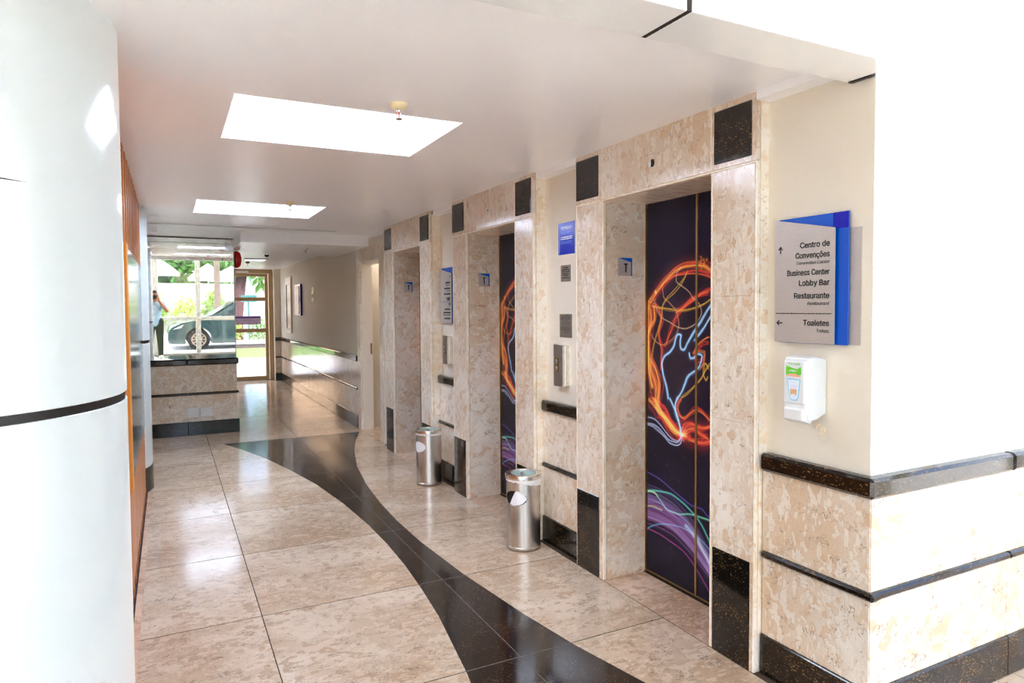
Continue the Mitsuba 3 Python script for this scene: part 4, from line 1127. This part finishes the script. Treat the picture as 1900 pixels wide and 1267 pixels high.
def parasol(x, y, z0, h, r, label):
    t = thing('parasol', label, 'parasol', 'white parasols on the terrace')
    n = 8
    V = [(x, y, z0 + h)]
    for k in range(n):
        a = 2 * math.pi * (k + .5) / n
        V += [(x + r * 0.5 * math.cos(a), y + r * 0.5 * math.sin(a), z0 + h - 0.36), (x + r * math.cos(a), y + r * math.sin(a), z0 + h - 0.85), (x + r * math.cos(a), y + r * math.sin(a), z0 + h - 1.05)]
    Fc = []
    for k in range(n):
        a, b = 1 + 3 * k, 1 + 3 * ((k + 1) % n)
        Fc += [(0, a, b), (a, a + 1, b + 1), (a, b + 1, b), (a + 1, a + 2, b + 2), (a + 1, b + 2, b + 1)]
    part(t, 'canopy', trimesh.Trimesh(V, Fc, process=False), 'm_canvas')
    part(t, 'pole', cyl((x, y, z0), (x, y, z0 + h), 0.035, 10), 'm_white_paint')
    part(t, 'base', box(x - .3, x + .3, y - .3, y + .3, z0, z0 + .12, .02), 'm_garden_wall')


parasol(0.24, -25, 0.55, 2.72, 1.25, 'white parasol on the terrace, cut by the mirror edge')
parasol(2.92, -25, 0.55, 2.45, 1.15, 'white parasol on the terrace, in front of the tree trunk')
parasol(4.5, -28, 0.55, 2.4, 1.3, 'white parasol on the terrace, the one near the corridor edge of the mirror')


def leaf_cloud(center, size, n, L, seed, droop=0.3):
    r = np.random.default_rng(seed)
    p = r.normal(size=(n, 3))
    p /= np.linalg.norm(p, axis=1, keepdims=True)
    p = p * (r.uniform(0.35, 1, size=(n, 1)) ** 0.5) * np.array(size) + np.array(center)
    a = r.normal(size=(n, 3))
    a[:, 2] -= droop
    a /= np.linalg.norm(a, axis=1, keepdims=True)
    b = np.cross(a, r.normal(size=(n, 3)))
    b /= np.linalg.norm(b, axis=1, keepdims=True)
    l = L * r.uniform(0.6, 1.3, size=(n, 1))
    V = np.stack([p, p + a * l * .5 + b * l * .22, p + a * l, p + a * l * .5 - b * l * .22], 1).reshape(-1, 3)
    i = np.arange(n)[:, None] * 4
    return (V, np.hstack([i, i + 1, i + 2, i + 3]))


def bush(x, y, z, size, n, L, m, label, group=None, trunk=None):
    t = thing('bush' if trunk is None else 'tree', label, 'bush' if trunk is None else 'tree', group)
    part(t, 'foliage', leaf_cloud((x, y, z + size[2]), size, n, L, int(abs(x * 37 + y * 11)) + n), m)
    if trunk is None:
        part(t, 'stem', cat(*[cyl((x + dx, y + dy, z - .1), (x + dx * 3, y + dy * 3, z + size[2]), 0.02, 6) for dx, dy in ((-.1, .05), (.1, -.04), (.02, .1))]), 'm_bark')
    else:
        part(t, 'trunk', tube([(x, y, trunk), (x + .1, y, (trunk + z) / 2), (x, y, z + size[2])], [0.2, 0.16, 0.1], 10), 'm_bark')


for k, (x, m, s) in enumerate(((0.0, 'm_leaf_light', 0.72), (1.05, 'm_leaf_yellow', 0.66), (2.1, 'm_leaf_light', 0.8), (3.15, 'm_leaf', 0.62), (4.2, 'm_leaf_light', 0.8), (-1.2, 'm_leaf', 0.7))):
    bush(x, -10.55, 0.0, (0.45, 0.35, s), 420, 0.17, m, ['pale green bush against the garden wall beside the photographer', 'yellow-green low bush against the garden wall', 'tall pale green bush against the garden wall at the trunk',
         'darker green low bush against the garden wall', 'pale green bush against the garden wall behind the car roof', 'green bush against the garden wall hidden behind the column'][k], 'bushes along the garden wall')
gt = thing('tree', 'slim grey palm trunk rising in front of the garden wall', 'tree')
part(gt, 'trunk', tube([(2.10, -9.75, -0.3), (2.15, -9.75, 1.5), (2.13, -9.75, 4.5)], [0.14, 0.11, 0.1], 12), 'm_bark')
part(gt, 'crown', leaf_cloud((2.13, -9.75, 5.0), (1.4, 1.4, 0.7), 200, 1.0, 5, 0.8), 'm_leaf')
for k, (x, m, z) in enumerate(((-6, 'm_leaf_dark', 0.5), (-2.9, 'm_leaf', 0.9), (0.2, 'm_leaf_dark', 0.6), (3.3, 'm_leaf', 1.0), (6.4, 'm_leaf_light', 0.7), (9.5, 'm_leaf_dark', 0.6))):
    bush(x, -36 - (k % 3) * 4.8, z, (2.9, 2.0, 3.4), 1500, 0.75, m, ['dark leafy tree behind the parasols', 'green leafy tree behind the first parasol', 'dark green tree between the parasols', 'green leafy tree behind the trunk', 'light green tree at the corridor edge of the mirror',
         'dark tree at the end of the row behind the parasols'][k], 'trees behind the terrace', 0.5)

# parked car
car = thing('car', 'dark teal hatchback parked outside, its front end in the mirror', 'car')
CX0, CYc, CZ = 0.27, -4.2, -0.1
prof = [(0.0, 0.30), (0.02, 0.22), (0.12, 0.19), (4.0, 0.19), (4.1, 0.3), (4.12, 0.62), (4.02, 0.98), (3.75, 1.08), (3.45, 1.38), (3.0, 1.48), (2.2, 1.5), (1.85, 1.44), (1.2, 1.0), (0.95, 0.92), (0.35, 0.80), (0.08, 0.66), (0.0, 0.5)]
low = [(x, z) for x, z in prof if z < 1.05]
bodyp = Polygon([(0.0, 0.30), (0.02, 0.22), (0.12, 0.19), (4.0, 0.19), (4.1, 0.3), (4.12, 0.62), (4.02, 0.95), (3.7, 1.0), (1.2, 0.98), (0.95, 0.92), (0.35, 0.80), (0.08, 0.66), (0.0, 0.5)])
for wx in (0.82, 3.35):
    bodyp = bodyp.difference(affinity.translate(Polygon([(math.cos(a) * .36, math.sin(a) * .36) for a in np.linspace(0, 2 * math.pi, 40)]), wx, 0.31))


def car_T(m, y):
    m.apply_transform(frame_T((1, 0, 0), (0, 0, 1), (CX0, y, CZ)))
    return m


bod = car_T(prism(bodyp.buffer(-0.03).buffer(0.03), 0, 1.68), CYc + 0.84)
part(car, 'body', bod, 'm_car', 40)
cabin = trimesh.convex.convex_hull(np.array([[CX0 + x, CYc + s * w, CZ + z] for s in (-1, 1) for x, z, w in ((1.15, 0.96, .80), (3.85, 0.96, .80), (1.9, 1.42, .62), (3.35, 1.40, .62), (2.2, 1.5, .58), (3.0, 1.48, .58))]))
part(car, 'cabin', cabin, 'm_car', 30)
win_side = Polygon([(1.38, 1.0), (2.45, 1.0), (2.45, 1.40), (2.0, 1.38)])
V = np.array([[CX0 + x, CYc + 0.80 - (z - .96) * 0.375 + 0.012, CZ + z] for x, z in ((1.42, 1.0), (2.4, 1.0), (2.4, 1.39), (2.03, 1.37))] + [[CX0 + x, CYc + 0.80 - (z - .96) * 0.375 + 0.012, CZ + z] for x, z in ((2.48, 1.0), (3.4, 1.0), (3.25, 1.36), (2.48, 1.39))])
part(car, 'side_window', (np.vstack([V[:4], V[:4] - [0, .02, 0]]), np.array([[0, 3, 2, 1], [4, 5, 6, 7], [0, 1, 5, 4], [2, 3, 7, 6]])), 'm_car_glass')
part(car, 'side_window', (np.vstack([V[4:], V[4:] - [0, .02, 0]]), np.array([[0, 3, 2, 1], [4, 5, 6, 7], [0, 1, 5, 4], [2, 3, 7, 6]])), 'm_car_glass')
wsv = np.array([[CX0 + 1.17, CYc - .72, CZ + 1.0], [CX0 + 1.17, CYc + .72, CZ + 1.0], [CX0 + 1.83, CYc + .56, CZ + 1.405], [CX0 + 1.83, CYc - .56, CZ + 1.405]]) + [-0.01, 0, 0.012]
part(car, 'windscreen', (np.vstack([wsv, wsv + [0.02, 0, -0.02]]), np.array([[0, 1, 2, 3], [7, 6, 5, 4], [0, 4, 5, 1], [3, 2, 6, 7]])), 'm_car_glass')
part(car, 'headlight', trimesh.convex.convex_hull(np.array([[CX0 + x, CYc + y, CZ + z] for x, y, z in ((0.06, .55, .62), (0.06, .55, .72), (0.35, .845, .66), (0.42, .845, .76), (0.12, .845, .62), (0.2, .7, .77), (0.04, .6, .6))])), 'm_lamp_glass', 30)
part(car, 'door_mirror', trimesh.convex.convex_hull(np.array([[CX0 + 1.5 + x, CYc + .80 + y, CZ + 1.02 + z] for x in (0, .12) for y in (0, .2) for z in (0, .12)])), 'm_car')
part(car, 'door_handle', box(CX0 + 2.2, CX0 + 2.36, CYc + .84, CYc + .86, CZ + .84, CZ + .87, .005), 'm_chrome')
for wx in (0.82, 3.35):
    for sy in (1, -1):
        yy = CYc + sy * 0.74
        w = part(car, 'wheel', cyl((CX0 + wx, yy - .1, CZ + .31), (CX0 + wx, yy + .1, CZ + .31), .31, 36), 'm_tyre', 40)
        part(w, 'rim', cat(*[box(-.2, .2, -.005, .005, -.022, .022, .002).apply_transform(trimesh.transformations.rotation_matrix(math.pi * k / 5, (0, 1, 0))) for k in range(5)], trimesh.creation.annulus(.17, .21, .012, sections=32, transform=trimesh.transformations.rotation_matrix(math.pi / 2, (1, 0, 0)))).apply_translation((CX0 + wx, yy + sy * .104, CZ + .31)), 'm_alu_dark')


# ------------------------------------------------------------------ outside the far door
struct('pavement', box(-8, 14, 16.2, 23.0, -0.3, -0.02), 'm_pavement')
struct('kerb', box(-8, 14, 23.0, 23.25, -0.3, 0.03), 'm_garden_wall')
lw = number('lawn')
labels[lw] = {'kind': 'stuff', 'label': 'short green lawn beyond the glass door', 'category': 'grass'}
put(lw, box(-8, 14, 23.25, 29.45, -0.3, 0.01), 'm_lawn')
dwl = thing('garden_edge', 'low dark wall with a pale coping beyond the lawn', 'wall')
part(dwl, 'base', box(-8, 14, 29.5, 29.8, -0.3, 0.16), 'm_wall_dark')
part(dwl, 'coping', box(-8, 14, 29.46, 29.84, 0.16, 0.33, .01), 'm_garden_wall')
struct('terrace_far', box(-30, 40, 29.84, 70, -0.3, 0.2), 'm_street')
for k, (x, m) in enumerate(((2.35, 'm_leaf_light'), (3.4, 'm_leaf'), (4.45, 'm_leaf_yellow'), (1.3, 'm_leaf'))):
    bush(x, 30.3, 0.2, (0.42, 0.3, 0.5), 300, 0.16, m, ['pale green shrub above the dark wall, seen through the glass door', 'green shrub above the dark wall, seen through the glass door', 'yellowish shrub above the dark wall, beside the door edge', 'green shrub above the dark wall, hidden by the mirror wall'][k], 'shrubs above the dark wall')
pl = thing('palm_tree', 'palm with a thick dark trunk seen through the glass door', 'palm tree')
part(pl, 'trunk', tube([(2.72, 31.4, 0.1), (2.76, 31.4, 1.4), (2.82, 31.4, 2.6), (2.86, 31.4, 3.4)], [0.19, 0.16, 0.22, 0.30], 14), 'm_bark_dark')
part(pl, 'crown', leaf_cloud((2.86, 31.4, 4.3), (1.3, 1.2, 0.55), 160, 1.2, 77, 0.7), 'm_leaf_dark')
p2_ = thing('palm_tree', 'palm with drooping fronds at the hinge side of the glass door', 'palm tree')
part(p2_, 'trunk', tube([(4.3, 33.5, 0.1), (4.3, 33.5, 3.0)], [0.2, 0.17], 12), 'm_bark')
part(p2_, 'crown', leaf_cloud((4.3, 33.5, 3.3), (0.7, 0.7, 0.7), 120, 0.6, 78, 0.9), 'm_leaf')
hb = thing('street_sign', 'dark teal street board seen through the glass door', 'sign')
part(hb, 'board', box(2.7, 3.32, 29.9, 29.94, 1.9, 2.18), 'm_teal')
part(hb, 'post', cyl((3.0, 29.96, 0.2), (3.0, 29.96, 2.16), 0.03, 10), 'm_teal')
bd = thing('far_building', 'pale building beyond the palms, seen through the glass door', 'building')
part(bd, 'wall', box(-6, 3.55, 42, 45, 0.2, 9), 'm_building')
part(bd, 'cornice', box(-6, 3.65, 41.9, 42, 8.6, 9), 'm_garden_wall')

# ------------------------------------------------------------------ the photographer (in the mirror)
ph = thing('person', 'photographer in a pale blue shirt holding a camera to the eye, seen in the mirror', 'person')


def bones(chains, L=0.02, it=8):
    ms = []
    for (p, rp, q, rq) in chains:
        a, b = m3.Manifold.sphere(rp, 20).translate(list(map(float, p))), m3.Manifold.sphere(rq, 20).translate(list(map(float, q)))
        ms.append((a + b).hull())
    M = ms[0]
    for x in ms[1:]:
        M = M + x
    M = M.refine_to_length(L).to_mesh()
    t = trimesh.Trimesh(np.asarray(M.vert_properties)[:, :3], np.asarray(M.tri_verts))
    trimesh.smoothing.filter_taubin(t, iterations=it)
    return t


PX, PY = -0.08, -0.34
H = lambda x, y, z: (PX + x, PY + y, z)
torso = [(H(0, 0, 0.93), .13, H(0, 0, 1.10), .125), (H(-.08, 0, 0.93), .10, H(.08, 0, 0.93), .10), (H(0, 0, 1.10), .125, H(0, -.01, 1.30), .14), (H(-.15, -.01, 1.36), .065, H(.15, -.01, 1.36), .065),
         (H(0, 0, 1.36), .07, H(0, .01, 1.46), .052), (H(0, .02, 1.50), .075, H(0, .0, 1.60), .088), (H(0, .05, 1.47), .045, H(0, .03, 1.52), .06)]
legs = []
for s in (-1, 1):
    legs += [(H(s * .09, 0, .92), .095, H(s * .11, .02, .50), .062), (H(s * .11, .02, .50), .062, H(s * .12, -.01, .09), .042), (H(s * .12, -.02, .05), .042, H(s * .14, .13, .03), .032)]
arms = []
for s in (-1, 1):
    el, wr_ = H(s * .27, .10, 1.20), H(s * .085, .22, 1.47)
    arms += [(H(s * .18, 0, 1.36), .055, el, .043), (el, .042, wr_, .029), (wr_, .03, H(s * .075, .235, 1.52), .034)]
    for f in range(4):
        b0 = H(s * (.082 - .006 * f), .25 + .004 * f, 1.50 + .018 * f)
        b1 = H(s * (.055 - .004 * f), .285, 1.505 + .018 * f)
        b2 = H(s * (.035 - .004 * f), .270, 1.505 + .018 * f)
        arms += [(b0, .0095, b1, .009), (b1, .009, b2, .008)]
    arms += [(H(s * .07, .21, 1.49), .011, H(s * .045, .215, 1.475), .009)]
body = bones(torso + legs + arms, 0.014, 6)
part(ph, 'body', body, 'm_skin', True)
shirt = bones([(p, a + .016, q, b + .016) for p, a, q, b in torso[:4]] + [(H(s * .18, 0, 1.36), .072, H(s * .225, .05, 1.28), .066) for s in (-1, 1)], 0.018, 6)
part(ph, 'shirt', shirt, 'm_shirt', True)
trs = bones([(H(-.08, 0, .93), .118, H(.08, 0, .93), .118)] + [(p, a + .014, q, b + .014) for i, (p, a, q, b) in enumerate(legs) if i % 3 != 2], 0.018, 6)
part(ph, 'trousers', trs, 'm_trousers', True)
for s in (-1, 1):
    part(ph, 'shoe', bones([(H(s * .12, -.03, .05), .052, H(s * .14, .14, .036), .040)], 0.015, 4), 'm_shoe', True)
part(ph, 'hair', bones([(H(0, -.025, 1.60), .094, H(0, -.02, 1.56), .09), (H(0, .0, 1.645), .07, H(0, -.02, 1.63), .08)], 0.015, 4), 'm_hair', True)
for s in (-1, 1):
    part(ph, 'ear', bones([(H(s * .088, .0, 1.56), .014, H(s * .09, -.005, 1.535), .011)], 0.006, 2), 'm_skin', True)
part(ph, 'nose', bones([(H(0, .088, 1.545), .010, H(0, .105, 1.515), .014)], 0.006, 2), 'm_skin', True)
cm = thing('camera_body', 'black camera held at the eye of the photographer in the mirror', 'camera')
part(cm, 'body', box(PX - .07, PX + .07, PY + .215, PY + .275, 1.50, 1.595, .008), 'm_black')
part(cm, 'lens', cyl((PX, PY + .275, 1.545), (PX, PY + .315, 1.545), .036, 28), 'm_black', 40)
